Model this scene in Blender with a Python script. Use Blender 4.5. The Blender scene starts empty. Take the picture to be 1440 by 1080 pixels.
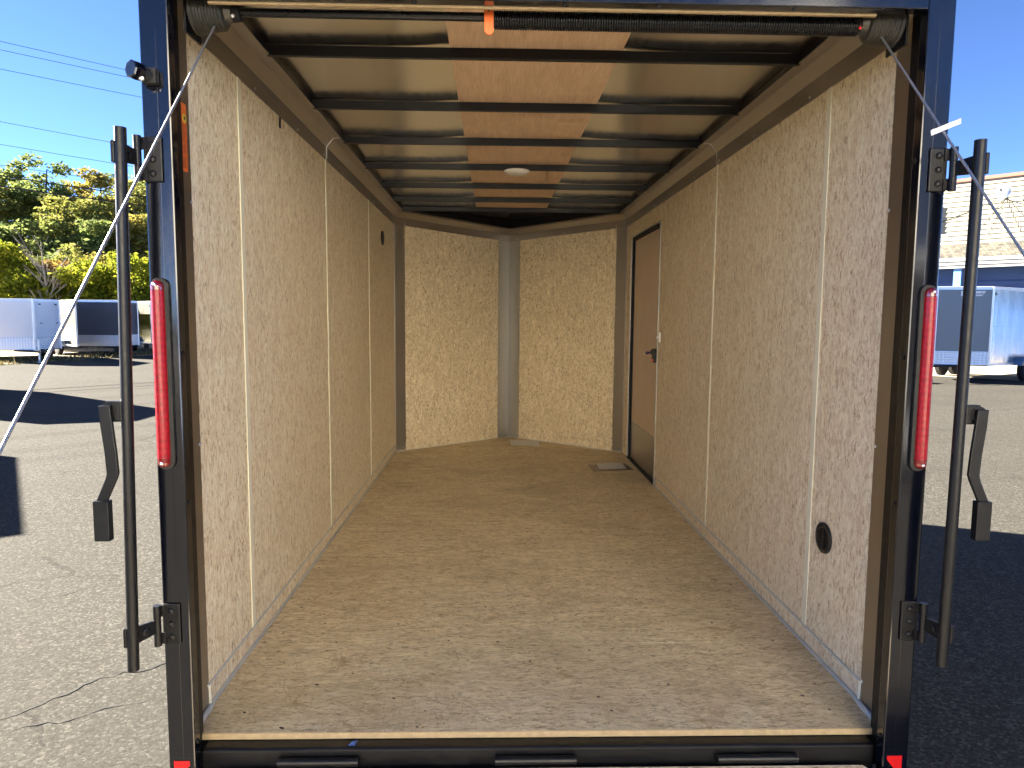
import bpy, bmesh, math, random
import numpy as np
from mathutils import Vector, Matrix
R = math.radians
random.seed(5)
sc = bpy.context.scene
C = sc.collection

# ---------------------------------------------------------------- camera, sky, sun, exposure
CAM = Vector((-.1444, -1.8239, 1.1988)); YAW, PIT, ROL, F = .02635, -.09519, .0078, 975.19
fwd = Vector((math.sin(YAW)*math.cos(PIT), math.cos(YAW)*math.cos(PIT), math.sin(PIT)))
_r = Vector((math.cos(YAW), -math.sin(YAW), 0)); _u = _r.cross(fwd)
rt = _r*math.cos(ROL)+_u*math.sin(ROL); up = _u*math.cos(ROL)-_r*math.sin(ROL)
cd = bpy.data.cameras.new('camera'); cam = bpy.data.objects.new('camera', cd); C.objects.link(cam)
m = Matrix((rt, up, -fwd)).transposed().to_4x4(); m.translation = CAM
cam.matrix_world = m
cd.sensor_width = 36; cd.lens = F/1440*36; cd.clip_start = .02; cd.clip_end = 2000
sc.camera = cam
def ray(u, v): return fwd+rt*((u-720)/F)+up*((540-v)/F)
def on_line(u, v, a, b):   # where the view ray at a photo point crosses the vertical plane through a and b
    d = ray(u, v); n = Vector((b[1]-a[1], a[0]-b[0], 0)); t = (Vector((a[0], a[1], 0))-CAM).dot(n)/d.dot(n)
    return CAM+d*t

SUN_EL = R(26); SH = Vector((-.924, .383))
sdir = Vector((SH.x*math.cos(SUN_EL), SH.y*math.cos(SUN_EL), math.sin(SUN_EL)))
w = bpy.data.worlds.new('World'); sc.world = w; w.use_nodes = True
nt = w.node_tree; sky = nt.nodes.new('ShaderNodeTexSky'); sky.sky_type = 'NISHITA'; sky.sun_disc = False
sky.sun_elevation = SUN_EL; sky.sun_rotation = math.atan2(SH.x, SH.y)
sky.air_density = .25; sky.dust_density = .0; sky.ozone_density = 5.0; sky.altitude = 200
nt.links.new(sky.outputs[0], nt.nodes['Background'].inputs[0]); nt.nodes['Background'].inputs[1].default_value = .05
sl = bpy.data.lights.new('sun', 'SUN'); sl.energy = 4.6; sl.angle = R(.53); sl.color = (1, .92, .78)
so = bpy.data.objects.new('sun', sl); C.objects.link(so); so.rotation_euler = sdir.to_track_quat('Z', 'Y').to_euler()
so.location = (-20, 10, 20)
vs = sc.view_settings; sc.display_settings.display_device = 'sRGB'
vs.view_transform = 'Standard'; vs.look = 'None'; vs.exposure = 3.62; vs.gamma = 1
cy = sc.cycles; cy.max_bounces = 12; cy.diffuse_bounces = 8; cy.glossy_bounces = 6; cy.transmission_bounces = 6
cy.transparent_max_bounces = 12; cy.use_denoising = True; cy.caustics_reflective = False; cy.caustics_refractive = False
cy.sample_clamp_indirect = 8
G = -.58                                          # ground level (the trailer floor is z = 0)

# ---------------------------------------------------------------- materials
class NT:
    def __init__(s, name):
        s.m = bpy.data.materials.new(name); s.m.use_nodes = True; s.t = s.m.node_tree
        s.b = s.t.nodes['Principled BSDF']
    def n(s, typ, **k):
        x = s.t.nodes.new('ShaderNode'+typ)
        for a, v in k.items(): setattr(x, a, v)
        return x
    def l(s, a, b): s.t.links.new(a, b)
    def val(s, sock, v):
        if hasattr(v, 'links'): s.l(v, sock)
        else: sock.default_value = v
    def math(s, op, a, b=0., c=None):
        x = s.n('Math', operation=op); s.val(x.inputs[0], a); s.val(x.inputs[1], b)
        if c is not None: s.val(x.inputs[2], c)
        return x.outputs[0]
    def ramp(s, fac, stops, interp='LINEAR'):
        x = s.n('ValToRGB'); e = x.color_ramp; e.interpolation = interp
        while len(e.elements) < len(stops): e.elements.new(.5)
        for el, (p, c) in zip(e.elements, stops): el.position = p; el.color = (*c, 1) if len(c) == 3 else c
        s.l(fac, x.inputs[0]); return x.outputs[0]
    def mix(s, fac, a, b, mode='MIX'):
        x = s.n('Mix', data_type='RGBA', blend_type=mode)
        s.val(x.inputs[0], fac)
        for i, v in ((6, a), (7, b)):
            if hasattr(v, 'links'): s.l(v, x.inputs[i])
            else: x.inputs[i].default_value = (*v, 1)
        return x.outputs[2]
    def map(s, vec, scale=(1, 1, 1), rot=0., loc=(0, 0, 0)):
        x = s.n('Mapping'); s.l(vec, x.inputs[0]); x.inputs['Scale'].default_value = scale
        x.inputs['Rotation'].default_value = (0, 0, rot); x.inputs['Location'].default_value = loc; return x.outputs[0]
    def noise(s, vec, scale, detail=4, rough=.55, dist=0., col=False):
        x = s.n('TexNoise'); s.l(vec, x.inputs['Vector']); x.inputs['Scale'].default_value = scale
        x.inputs['Detail'].default_value = detail; x.inputs['Roughness'].default_value = rough; x.inputs['Distortion'].default_value = dist
        return x.outputs['Color' if col else 'Fac']
    def vor(s, vec, scale=1., feature='F1', dims='2D', rnd=1.):
        x = s.n('TexVoronoi', feature=feature, voronoi_dimensions=dims); s.l(vec, x.inputs['Vector'])
        x.inputs['Scale'].default_value = scale; x.inputs['Randomness'].default_value = rnd; return x
    def bump(s, h, strength=.3, dist=.002):
        x = s.n('Bump'); s.l(h, x.inputs['Height']); x.inputs['Strength'].default_value = strength; x.inputs['Distance'].default_value = dist
        s.l(x.outputs[0], s.b.inputs['Normal']); return x
    def set(s, **k):
        for a, v in k.items():
            sock = s.b.inputs[a.replace('_', ' ')]
            if isinstance(v, tuple) and len(v) == 3: v = (*v, 1)
            s.val(sock, v)
    def coord(s, which='UV'): return s.n('TexCoord').outputs[which]

def simple(name, col, rough=.5, metal=0., spec=.5, coat=0., var=.0, vscale=8., bump=0., ior=None, trans=0., emis=None):
    s = NT(name); s.set(Roughness=rough, Metallic=metal)
    s.b.inputs['Specular IOR Level'].default_value = spec; s.b.inputs['Coat Weight'].default_value = coat
    if ior: s.b.inputs['IOR'].default_value = ior
    if trans: s.b.inputs['Transmission Weight'].default_value = trans
    o = s.coord('Object')
    if var:
        nz = s.noise(o, vscale, 5)
        s.l(s.mix(nz, tuple(c*(1-var) for c in col), tuple(min(1, c*(1+var)) for c in col)), s.b.inputs['Base Color'])
        s.l(s.ramp(s.noise(o, vscale*2.3, 4), [(.3, (rough*.8,)*3), (.75, (min(1, rough*1.3),)*3)]), s.b.inputs['Roughness'])
    else: s.set(Base_Color=col)
    if bump: s.bump(s.noise(o, vscale*12, 3), bump, .001)
    return s.m

def osb(name, light, mid, dark, su=70., sv=17., floor=False, spread=.35, contrast=1.):
    s = NT(name); uv = s.coord('UV')
    wn = s.noise(uv, 9., 3, col=True)
    x = s.n('VectorMath', operation='MULTIPLY_ADD'); s.l(wn, x.inputs[0]); x.inputs[1].default_value = (.06, .06, 0); s.l(uv, x.inputs[2])
    p = x.outputs[0]
    wn2 = s.noise(uv, 60., 2, col=True)
    x2 = s.n('VectorMath', operation='MULTIPLY_ADD'); s.l(wn2, x2.inputs[0]); x2.inputs[1].default_value = (.007, .007, 0); s.l(p, x2.inputs[2])
    p = x2.outputs[0]
    col = None; hgt = None
    for i, (rot, k, thr) in enumerate(((0., 1., None), (spread, .8, .35), (-spread*1.1, 1.15, .42), (spread*2.2, 1.4, .60), (-.12, 2.3, .45), (.15, 3.1, .55))):
        v = s.vor(s.map(p, (su*k, sv*k, 1), rot, (i*3.7, i*1.3, 0)))
        sp = s.n('SeparateColor'); s.l(v.outputs['Color'], sp.inputs[0])
        c = s.ramp(sp.outputs[0], [(0., tuple(a*.5+b*.5 for a, b in zip(dark, mid))), (.13, tuple(a*.15+b*.85 for a, b in zip(dark, mid))), (.35, mid), (.65, tuple((a+b)/2 for a, b in zip(mid, light))), (1., tuple(a*1.06 for a in light))])
        g = s.noise(s.map(p, (su*5*k, sv*.7*k, 1), rot), 1., 3, .7)
        c = s.mix(.34*contrast, c, s.ramp(g, [(.32, tuple(b*.4+a*.6 for a, b in zip(mid, dark))), (.58, light)]), 'MIX')
        if col is None: col = c; hgt = sp.outputs[2]
        else:
            f = s.math('GREATER_THAN', sp.outputs[1], thr)
            col = s.mix(s.math('MULTIPLY', f, .8), col, c); hgt = s.mix(f, hgt, sp.outputs[2])
    # fine brown strands and bark slivers at all angles, broken up by noise
    brk = s.noise(p, 150., 3, .75)
    for j, (rot, a, b, thr, am) in enumerate(((.25, 230, 60, .90, .42), (-.4, 260, 55, .91, .42), (1.1, 200, 80, .95, .42), (0., 330, 90, .90, .35), (.1, 150, 40, .978, .65), (-.8, 170, 60, .98, .65))):
        v = s.vor(s.map(p, (a, b, 1), rot, (j*9.1, 4, 0))); sp = s.n('SeparateColor'); s.l(v.outputs['Color'], sp.inputs[0])
        f = s.math('MULTIPLY', s.math('GREATER_THAN', sp.outputs[0], thr), s.math('GREATER_THAN', brk, .44))
        col = s.mix(s.math('MULTIPLY', f, am), col, s.mix(sp.outputs[1], dark, tuple(q*.55 for q in dark)))
    # warm and pale drifts between neighbouring strands
    wp = s.noise(s.map(p, (26, 8, 1), .15), 1., 5, .75)
    col = s.mix(s.ramp(wp, [(.30, (.55,)*3), (.46, (0, 0, 0))]), col, tuple(a*.45+b*.5 for a, b in zip(dark, mid)))
    col = s.mix(s.ramp(wp, [(.56, (0, 0, 0)), (.70, (.7,)*3)]), col, tuple(min(.92, q*1.08) for q in light))
    # large tone drift
    dr = s.noise(uv, 1.7, 4)
    col = s.mix(s.ramp(dr, [(.42, (0, 0, 0)), (.75, (.3,)*3)]), col, tuple(q*.86 for q in mid))
    pale = s.noise(s.map(uv, (14, 3.2, 1)), 1., 4, .7)
    col = s.mix(s.ramp(pale, [(.55, (0, 0, 0)), (.78, (.55,)*3)]), col, tuple(min(1, q*1.12) for q in light))
    if floor:
        o = s.coord('Object')
        dirt = s.noise(s.map(o, (1.3, 1.9, 1)), 1.4, 6, .65)
        col = s.mix(s.ramp(dirt, [(.46, (0, 0, 0)), (.68, (.36,)*3)]), col, (.34, .24, .125))
        sm = s.noise(s.map(o, (3.2, 9, 1)), 1.6, 5, .75)
        col = s.mix(s.ramp(sm, [(.54, (0, 0, 0)), (.74, (.40,)*3)]), col, (.20, .145, .085))
        scr = s.noise(s.map(o, (5, 22, 1)), 1.3, 4, .7)
        col = s.mix(s.ramp(scr, [(.56, (0, 0, 0)), (.70, (.55,)*3)]), col, (.84, .76, .60))
        wr = s.noise(s.map(o, (2.0, 2.6, 1), .3, (4, 2, 0)), 2.4, 6, .8)
        col = s.mix(s.ramp(wr, [(.57, (0, 0, 0)), (.66, (.6,)*3)]), col, (.40, .26, .12))
        # thin scratches
        for j, (rt_, sca) in enumerate(((.5, 3.), (2.2, 4.), (1.1, 5.))):
            v = s.vor(s.map(p, (sca*.5, sca*4.5, 1), rt_, (j*5, 0, 0)), feature='DISTANCE_TO_EDGE')
            msk = s.math('GREATER_THAN', s.noise(o, 2.1+j, 2), .55)
            f = s.math('MULTIPLY', s.math('LESS_THAN', v.outputs['Distance'], .007), msk)
            col = s.mix(s.math('MULTIPLY', f, .38), col, (.22, .13, .06))
        # nail heads / grit
        v = s.vor(s.map(p, (13, 13, 1))); sp = s.n('SeparateColor'); s.l(v.outputs['Color'], sp.inputs[0])
        f = s.math('MULTIPLY', s.math('GREATER_THAN', sp.outputs[0], .90), s.math('LESS_THAN', v.outputs['Distance'], .055))
        col = s.mix(f, col, (.03, .025, .02))
    s.l(col, s.b.inputs['Base Color'])
    s.set(Roughness=.62 if floor else .7); s.b.inputs['Specular IOR Level'].default_value = .3
    hh = s.n('RGBToBW'); s.l(hgt, hh.inputs[0])
    s.bump(s.math('ADD', hh.outputs[0], s.math('MULTIPLY', s.noise(s.map(p, (300, 60, 1)), 1., 2), .6)), .35, .0012)
    return s.m

M = {}
M['osb_wall'] = osb('osb_wall', (.90, .83, .65), (.76, .635, .42), (.47, .27, .12))
M['osb_nose'] = osb('osb_nose', (.88, .77, .56), (.66, .535, .335), (.22, .135, .06), su=62, sv=20, spread=.5, contrast=1.1)
M['osb_floor'] = osb('osb_floor', (.90, .785, .54), (.71, .57, .345), (.32, .20, .085), su=58, sv=11, floor=True, spread=.5)
M['osb_ramp'] = osb('osb_ramp', (.72, .62, .47), (.56, .45, .30), (.22, .13, .06), su=62, sv=11, spread=.3)
M['osb_edge'] = simple('osb_edge', (.40, .30, .17), .8, var=.3, vscale=60, bump=.5)

def luan():
    s = NT('luan_plywood'); uv = s.coord('Object')
    g = s.noise(s.map(uv, (9, 1.2, 1)), 1.5, 5, .6, 1.6)
    f = s.noise(s.map(uv, (160, 9, 1)), 1., 3, .7)
    c = s.ramp(g, [(.25, (.58, .41, .27)), (.5, (.69, .50, .345)), (.75, (.75, .57, .41))])
    c = s.mix(s.ramp(f, [(.35, (.35,)*3), (.6, (0, 0, 0))]), c, (.38, .22, .12))
    s.l(c, s.b.inputs['Base Color']); s.set(Roughness=.55); s.bump(f, .15, .0005); return s.m
M['luan'] = luan()

def brushed(name, col, rough=.25, wob=.0, streak=(1, 60, 60), amt=.25, metal=1.):
    s = NT(name); o = s.coord('Object')
    st = s.noise(s.map(o, streak), 1.3, 4, .7)
    s.l(s.mix(st, tuple(c*(1-amt) for c in col), col), s.b.inputs['Base Color']); s.set(Metallic=metal)
    s.l(s.ramp(st, [(.25, (rough*.75,)*3), (.8, (rough*1.35,)*3)]), s.b.inputs['Roughness'])
    if wob: s.bump(s.noise(s.map(o, (1.6, 2.6, 1)), 1.2, 2, .4), wob, .02)
    return s.m
M['skin'] = brushed('galvanised_roof_skin', (.78, .765, .72), .20, .12, (30, 3, 30), .16)
M['trim_metal'] = brushed('mill_finish_trim', (.42, .395, .37), .38, .03, (60, 3, 60), .10)
M['corner_metal'] = brushed('corner_flashing', (.50, .495, .48), .36, .10, (60, 60, 3), .2)
M['steel'] = simple('zinc_screw', (.75, .75, .76), .3, 1.)
def blackpaint():
    s = NT('glossy_black_frame_paint'); o = s.coord('Object')
    s.set(Roughness=.10, IOR=1.8); s.b.inputs['Specular IOR Level'].default_value = .5
    dust = s.noise(s.map(o, (6, 6, 2)), 2., 6, .7)
    s.l(s.ramp(dust, [(.35, (.07,)*3), (.8, (.15,)*3)]), s.b.inputs['Roughness'])
    s.l(s.mix(s.ramp(dust, [(.6, (0, 0, 0)), (.9, (.2,)*3)]), (.0018, .0024, .006), (.012, .011, .010)), s.b.inputs['Base Color'])
    s.bump(s.noise(o, 380, 2), .08, .0006); return s.m
M['frame'] = blackpaint()
M['blacksteel'] = simple('satin_black_steel', (.005, .005, .006), .38, 0, .35, var=.3, vscale=14, bump=.25)
M['bow'] = simple('black_roof_bow_paint', (.006, .006, .008), .36, 0, .3, var=.25, vscale=6)
M['blackmatte'] = simple('matt_black_plastic', (.012, .012, .012), .5, 0, .4, var=.2, vscale=30)
M['rubber'] = simple('black_rubber', (.01, .01, .011), .75, 0, .3)
M['cream'] = simple('cream_vinyl_strip', (.80, .765, .60), .4, 0, .45, var=.06, vscale=5)
M['sealant'] = simple('pale_grey_sealant', (.55, .56, .53), .5, var=.12, vscale=25, bump=.3)
M['white'] = simple('white_plastic', (.78, .78, .78), .35)
M['red'] = simple('red_reflector', (.55, .01, .012), .25, 0, .6, coat=.5)
M['orange'] = simple('orange_label', (.80, .16, .03), .5, var=.08, vscale=40)
M['yellow'] = simple('yellow_print', (.75, .6, .05), .5)
M['ink'] = simple('dark_print', (.08, .03, .02), .6)
M['paper'] = simple('white_paper', (.72, .72, .70), .5, var=.08, vscale=20)
M['clear'] = simple('clear_film', (.9, .9, .9), .12, trans=.85, ior=1.15)
M['domeglass'] = simple('frosted_lamp_cover', (.75, .75, .72), .25, 0, .6, var=.1, vscale=60)
M['redlens'] = None
def redlens():
    s = NT('red_tail_lamp_lens'); o = s.coord('Object')
    sx = s.n('SeparateXYZ'); s.l(o, sx.inputs[0])
    wv = s.math('SINE', s.math('MULTIPLY', sx.outputs[2], 330.)); fl = s.noise(s.map(o, (200, 200, 60)), 1., 3, .8)
    f = s.math('ADD', s.math('MULTIPLY', wv, .05), fl)
    s.l(s.ramp(f, [(.2, (.12, .001, .004)), (.5, (.27, .002, .008)), (.8, (.42, .012, .02))]), s.b.inputs['Base Color'])
    s.set(Roughness=.35); s.b.inputs['Specular IOR Level'].default_value = .35; s.b.inputs['Coat Weight'].default_value = .15; s.b.inputs['Subsurface Weight'].default_value = .0
    s.bump(wv, .12, .001); return s.m
M['redlens'] = redlens()
M['darkred'] = simple('dark_red_lamp_end', (.16, .004, .006), .15, 0, .6, coat=1.)
M['cable'] = simple('galvanised_wire_rope', (.46, .46, .47), .38, .85, var=.25, vscale=300)
M['spring'] = simple('oiled_spring_steel', (.02, .02, .022), .3, .6, var=.3, vscale=30)
M['drum'] = simple('cast_cable_drum', (.07, .068, .06), .4, .6, var=.3, vscale=40)
M['purple'] = simple('purple_key_tag', (.07, .03, .16), .4)
M['lens'] = simple('clear_lamp_lens', (.8, .8, .82), .08, 0, .8, coat=1.)

def asphalt():
    s = NT('worn_asphalt'); o = s.coord('Object')
    agg = s.vor(o, 150., dims='2D'); sp = s.n('SeparateColor'); s.l(agg.outputs['Color'], sp.inputs[0])
    fine = s.noise(o, 260., 3, .7)
    c = s.ramp(sp.outputs[0], [(0, (.028, .026, .022)), (.35, (.050, .046, .039)), (.8, (.072, .067, .057)), (1, (.13, .123, .108))])
    c = s.mix(s.ramp(agg.outputs['Distance'], [(.35, (0, 0, 0)), (.62, (.7,)*3)]), c, (.028, .025, .022))
    ag2 = s.vor(o, 85., dims='2D'); sp2 = s.n('SeparateColor'); s.l(ag2.outputs['Color'], sp2.inputs[0])
    c = s.mix(.55, c, s.ramp(sp2.outputs[0], [(0, (.010, .010, .011)), (.2, (.036, .035, .032)), (.75, (.076, .072, .064)), (1, (.19, .182, .162))]))
    gr = s.noise(o, 22., 4, .8)
    c = s.mix(s.ramp(gr, [(.35, (.5,)*3), (.55, (0, 0, 0))]), c, (.022, .021, .019))
    c = s.mix(.2, c, s.ramp(fine, [(.3, (.018, .016, .014)), (.7, (.10, .093, .08))]))
    big = s.noise(o, .22, 6, .6)
    c = s.mix(s.ramp(big, [(.42, (0, 0, 0)), (.66, (.4,)*3)]), c, (.052, .049, .042))
    big2 = s.noise(s.map(o, (.5, 1.2, 1), .5), .5, 5, .65)
    c = s.mix(s.ramp(big2, [(.50, (0, 0, 0)), (.70, (.45,)*3)]), c, (.038, .036, .032))
    st = s.noise(o, 1.3, 5, .7)
    c = s.mix(s.ramp(st, [(.66, (0, 0, 0)), (.76, (.45,)*3)]), c, (.026, .024, .022))
    wn = s.noise(o, 1.1, 5, .6, col=True)
    x = s.n('VectorMath', operation='MULTIPLY_ADD'); s.l(wn, x.inputs[0]); x.inputs[1].default_value = (.55, .55, 0); s.l(o, x.inputs[2])
    cracks = None
    for sca, wd, thr, ro in ((.30, .0045, .50, .35), (.8, .006, .60, .2)):
        v = s.vor(s.map(x.outputs[0], (sca*.6, sca*1.5, 1), ro), feature='DISTANCE_TO_EDGE')
        msk = s.math('GREATER_THAN', s.noise(o, .35*sca+.2, 2), thr)
        f = s.math('MULTIPLY', s.math('LESS_THAN', v.outputs['Distance'], wd), msk)
        cracks = f if cracks is None else s.math('MAXIMUM', cracks, f)
    c = s.mix(s.math('MULTIPLY', cracks, .35), c, (.011, .010, .010))
    s.l(c, s.b.inputs['Base Color']); s.set(Roughness=.9); s.b.inputs['Specular IOR Level'].default_value = .04
    h = s.math('SUBTRACT', s.math('MULTIPLY', s.math('SUBTRACT', 1., agg.outputs['Distance']), 1.), s.math('MULTIPLY', cracks, .5))
    s.bump(h, .30, .002); return s.m
M['asphalt'] = asphalt()
M['dirt'] = simple('dry_dirt', (.30, .24, .15), .95, var=.4, vscale=.9, bump=.8)
M['concrete'] = simple('sandy_gravel_verge', (.40, .34, .24), .9, var=.25, vscale=1.2, bump=.6)
M['hill'] = simple('hillside_soil', (.06, .065, .03), .95, var=.5, vscale=.4, bump=.6)

# ---------------------------------------------------------------- mesh helpers
class MB:
    def __init__(s): s.v = []; s.f = []; s.sm = []
    def add(s, vs_, fs, smooth=False):
        k = len(s.v); s.v += [tuple(p) for p in vs_]
        for f in fs: s.f.append(tuple(k+i for i in f)); s.sm.append(smooth)
        return s
    def box(s, x0, x1, y0, y1, z0, z1, M4=None):
        p = [Vector((x, y, z)) for x in (x0, x1) for y in (y0, y1) for z in (z0, z1)]
        if M4 is not None: p = [M4 @ q for q in p]
        return s.add(p, [(0, 1, 3, 2), (4, 6, 7, 5), (0, 4, 5, 1), (2, 3, 7, 6), (0, 2, 6, 4), (1, 5, 7, 3)])
    def prism(s, poly, a, b, axis=2):            # poly in the two other axes, extruded along axis
        def P(q, t):
            return {0: (t, q[0], q[1]), 1: (q[0], t, q[1]), 2: (q[0], q[1], t)}[axis]
        n = len(poly); vs_ = [P(q, a) for q in poly]+[P(q, b) for q in poly]
        return s.add(vs_, [tuple(range(n))[::-1], tuple(range(n, 2*n))]+[(i, (i+1) % n, n+(i+1) % n, n+i) for i in range(n)])
    def tube(s, pts, r, seg=10, cap=True):
        pts = [Vector(p) for p in pts]; n = len(pts); rs = r if isinstance(r, (list, tuple)) else [r]*n
        rings = []; prev = None
        for i, p in enumerate(pts):
            d = (pts[min(i+1, n-1)]-pts[max(i-1, 0)]).normalized()
            if prev is None:
                a = d.cross(Vector((0, 0, 1)) if abs(d.z) < .9 else Vector((0, 1, 0))).normalized()
            else: a = (prev-d*prev.dot(d)).normalized()
            prev = a; b = d.cross(a)
            rings.append([p+(a*math.cos(t)+b*math.sin(t))*rs[i] for t in [2*math.pi*k/seg for k in range(seg)]])
        k = len(s.v)
        vs_ = [q for rg in rings for q in rg]
        fs = [(i*seg+j, i*seg+(j+1) % seg, (i+1)*seg+(j+1) % seg, (i+1)*seg+j) for i in range(n-1) for j in range(seg)]
        s.add(vs_, fs, True)
        if cap: s.add(rings[0], [tuple(range(seg))[::-1]]); s.add(rings[-1], [tuple(range(seg))])
        return s
    def lathe(s, prof, org, axis, seg=24):       # prof [(dist along axis, radius)]
        o = Vector(org); d = Vector(axis).normalized()
        a = d.cross(Vector((0, 0, 1)) if abs(d.z) < .9 else Vector((0, 1, 0))).normalized(); b = d.cross(a); n = len(prof)
        rings = [[o+d*t+(a*math.cos(q)+b*math.sin(q))*max(r, 1e-4) for q in [2*math.pi*k/seg for k in range(seg)]] for t, r in prof]
        s.add([q for rg in rings for q in rg], [(i*seg+j, i*seg+(j+1) % seg, (i+1)*seg+(j+1) % seg, (i+1)*seg+j) for i in range(n-1) for j in range(seg)], False)
        s.add(rings[0], [tuple(range(seg))[::-1]]); s.add(rings[-1], [tuple(range(seg))]); return s
    def grid(s, fn, nu, nv, smooth=True):
        vs_ = [fn(i/nu, j/nv) for i in range(nu+1) for j in range(nv+1)]
        return s.add(vs_, [(i*(nv+1)+j, (i+1)*(nv+1)+j, (i+1)*(nv+1)+j+1, i*(nv+1)+j+1) for i in range(nu) for j in range(nv)], smooth)

def fix_normals(me):
    bm = bmesh.new(); bm.from_mesh(me); bmesh.ops.recalc_face_normals(bm, faces=bm.faces); bm.to_mesh(me); bm.free()
def make(name, mb, mat, parent=None, bevel=0., uv=True, normals=True):
    me = bpy.data.meshes.new(name); me.from_pydata(mb.v, [], mb.f); me.update()
    if normals: fix_normals(me)
    me.polygons.foreach_set('use_smooth', [bool(x) for x in mb.sm]) if len(me.polygons) == len(mb.sm) else None
    if uv:
        L = me.uv_layers.new(name='UVMap')
        for p in me.polygons:
            n = p.normal
            if abs(n.z) > .7:
                for li in p.loop_indices:
                    c = me.vertices[me.loops[li].vertex_index].co; L.data[li].uv = (c.y, c.x+9)
            else:
                t = Vector((-n.y, n.x, 0)); t = t.normalized() if t.length > 1e-6 else Vector((1, 0, 0))
                sft = round(n.x*3+n.y*5)*2.3
                for li in p.loop_indices:
                    c = me.vertices[me.loops[li].vertex_index].co; L.data[li].uv = (c.dot(t)+sft, c.z+3)
    o = bpy.data.objects.new(name, me); C.objects.link(o)
    for mm in (mat if isinstance(mat, (list, tuple)) else [mat]): me.materials.append(mm)
    if bevel:
        b = o.modifiers.new('bevel', 'BEVEL'); b.width = bevel; b.segments = 2; b.limit_method = 'ANGLE'; b.angle_limit = R(40); b.harden_normals = False
    if parent is not None: attach(o, parent)
    return o
def attach(o, parent):
    o.parent = parent
    off = Vector((0, 0, 0)); q = parent
    while q is not None: off += q.location; q = q.parent
    o.location = -off
def thing(name, label, cat, loc=(0, 0, 0), group=None):
    o = bpy.data.objects.new(name, None); C.objects.link(o); o.location = loc; o.empty_display_size = .2
    o['label'] = label; o['category'] = cat
    if group: o['group'] = group
    return o
def tag(o, label, cat, group=None):
    o['label'] = label; o['category'] = cat
    if group: o['group'] = group
    return o
def struct(o, kind='structure'): o['kind'] = kind; return o
def copy_tree(o, parent=None):
    c = o.copy(); C.objects.link(c)
    if parent is not None: c.parent = parent
    for ch in list(o.children): copy_tree(ch, c)
    return c

# ---------------------------------------------------------------- ground and setting
def ground():
    mb = MB(); mb.add([(-500, -500, G), (500, -500, G), (500, 900, G), (-500, 900, G)], [(0, 1, 2, 3)])
    struct(make('ground', mb, M['asphalt'], uv=False))
    mb = MB()   # dry verge the left trailers stand on
    pts = [(-40, 12), (-17.6, 22.6), (-14.6, 31), (-12.6, 42), (-10, 60), (-80, 90), (-90, 12)]
    mb.add([(x, y, G+.012) for x, y in pts], [tuple(range(len(pts)))])
    struct(make('dirt_verge', mb, M['dirt'], uv=False))
    mb = MB()
    a = Vector((14.0, 24.0, 0)); d = Vector((.68, -.73, 0)); nrm = Vector((.73, .68, 0))
    q = [a-d*14, a+d*22, a+d*22+nrm*9, a-d*14+nrm*9]
    mb.add([(p.x-1.2, p.y-2.3, G+.008) for p in q], [(0, 1, 2, 3)])
    struct(make('gravel_apron', mb, M['concrete'], uv=False))
    def hill(u, v):
        x = -95+u*110; y = 42+v*90+(u*30)
        h = 6.5*min(1, v*2.2)**1.3
        return (x, y, G-.05+h+.5*math.sin(x*.21+y*.13)*min(1, v*4))
    struct(make('hillside', MB().grid(hill, 30, 24), M['hill'], uv=False))
ground()
def gpt(u, v):
    d = ray(u, v); return CAM+d*((G+.003-CAM.z)/d.z)
M['crack'] = simple('dark_crack_filler', (.006, .006, .006), .95)
rc = random.Random(11)
def crack(pts, wd):
    P = [gpt(*q) for q in pts]; fine_ = []
    for a, b in zip(P[:-1], P[1:]):
        n = max(3, int((b-a).length/.045)); d = (b-a).normalized(); nn = Vector((-d.y, d.x, 0))
        for i in range(n): fine_.append(a.lerp(b, i/n)+nn*rc.gauss(0, .011))
    fine_.append(P[-1]); v = []; L_ = len(fine_)
    for i, q in enumerate(fine_):
        d = (fine_[min(i+1, L_-1)]-fine_[max(i-1, 0)]).normalized(); nn = Vector((-d.y, d.x, 0)); h = wd*max(.08, min(1, i/6, (L_-1-i)/6))*rc.uniform(.25, 1.25)
        v += [q-nn*h, q+nn*h]
    mb = MB().add(v, [(2*i, 2*i+1, 2*i+3, 2*i+2) for i in range(L_-1)])
    struct(make('pavement_crack', mb, M['crack'], None, uv=False, normals=False))
for pts, wd in ((((-60, 1035), (0, 1010), (60, 990), (105, 968), (140, 955), (160, 950), (200, 942), (238, 930), (300, 900)), .006),
                (((-50, 1030), (0, 1027), (50, 1020), (95, 1014), (145, 996), (200, 985), (250, 972)), .0045),
                (((0, 852), (45, 843), (90, 836), (130, 822), (175, 808), (215, 800)), .003),
                (((1330, 900), (1370, 940), (1400, 945), (1450, 955)), .003), (((1300, 830), (1350, 850), (1390, 905)), .003),
                (((1310, 760), (1360, 778), (1440, 790), (1500, 800)), .004), (((1300, 600), (1345, 607), (1380, 603), (1440, 612)), .006),
                (((1310, 575), (1360, 579), (1440, 574)), .008), (((0, 518), (80, 524), (150, 520), (215, 523)), .008), (((60, 770), (120, 762), (180, 758)), .0025)):
    crack(pts, wd)

# ---------------------------------------------------------------- the open cargo trailer
HW = 1.015; YB, YC, YN = .227, 4.315, 5.12
TD = .055                                        # the roof trim drops this much towards the nose tip
ZW = 2.01
ct = thing('cargo_trailer', 'open black cargo trailer lined with strand board, its rear ramp lowered', 'cargo trailer', (0, 2.5, G))
def part(name, mb, mat, parent=ct, bevel=0., label=None, **k):
    o = make(name, mb, mat, parent, bevel, **k)
    if label: o['label'] = label
    return o
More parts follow.
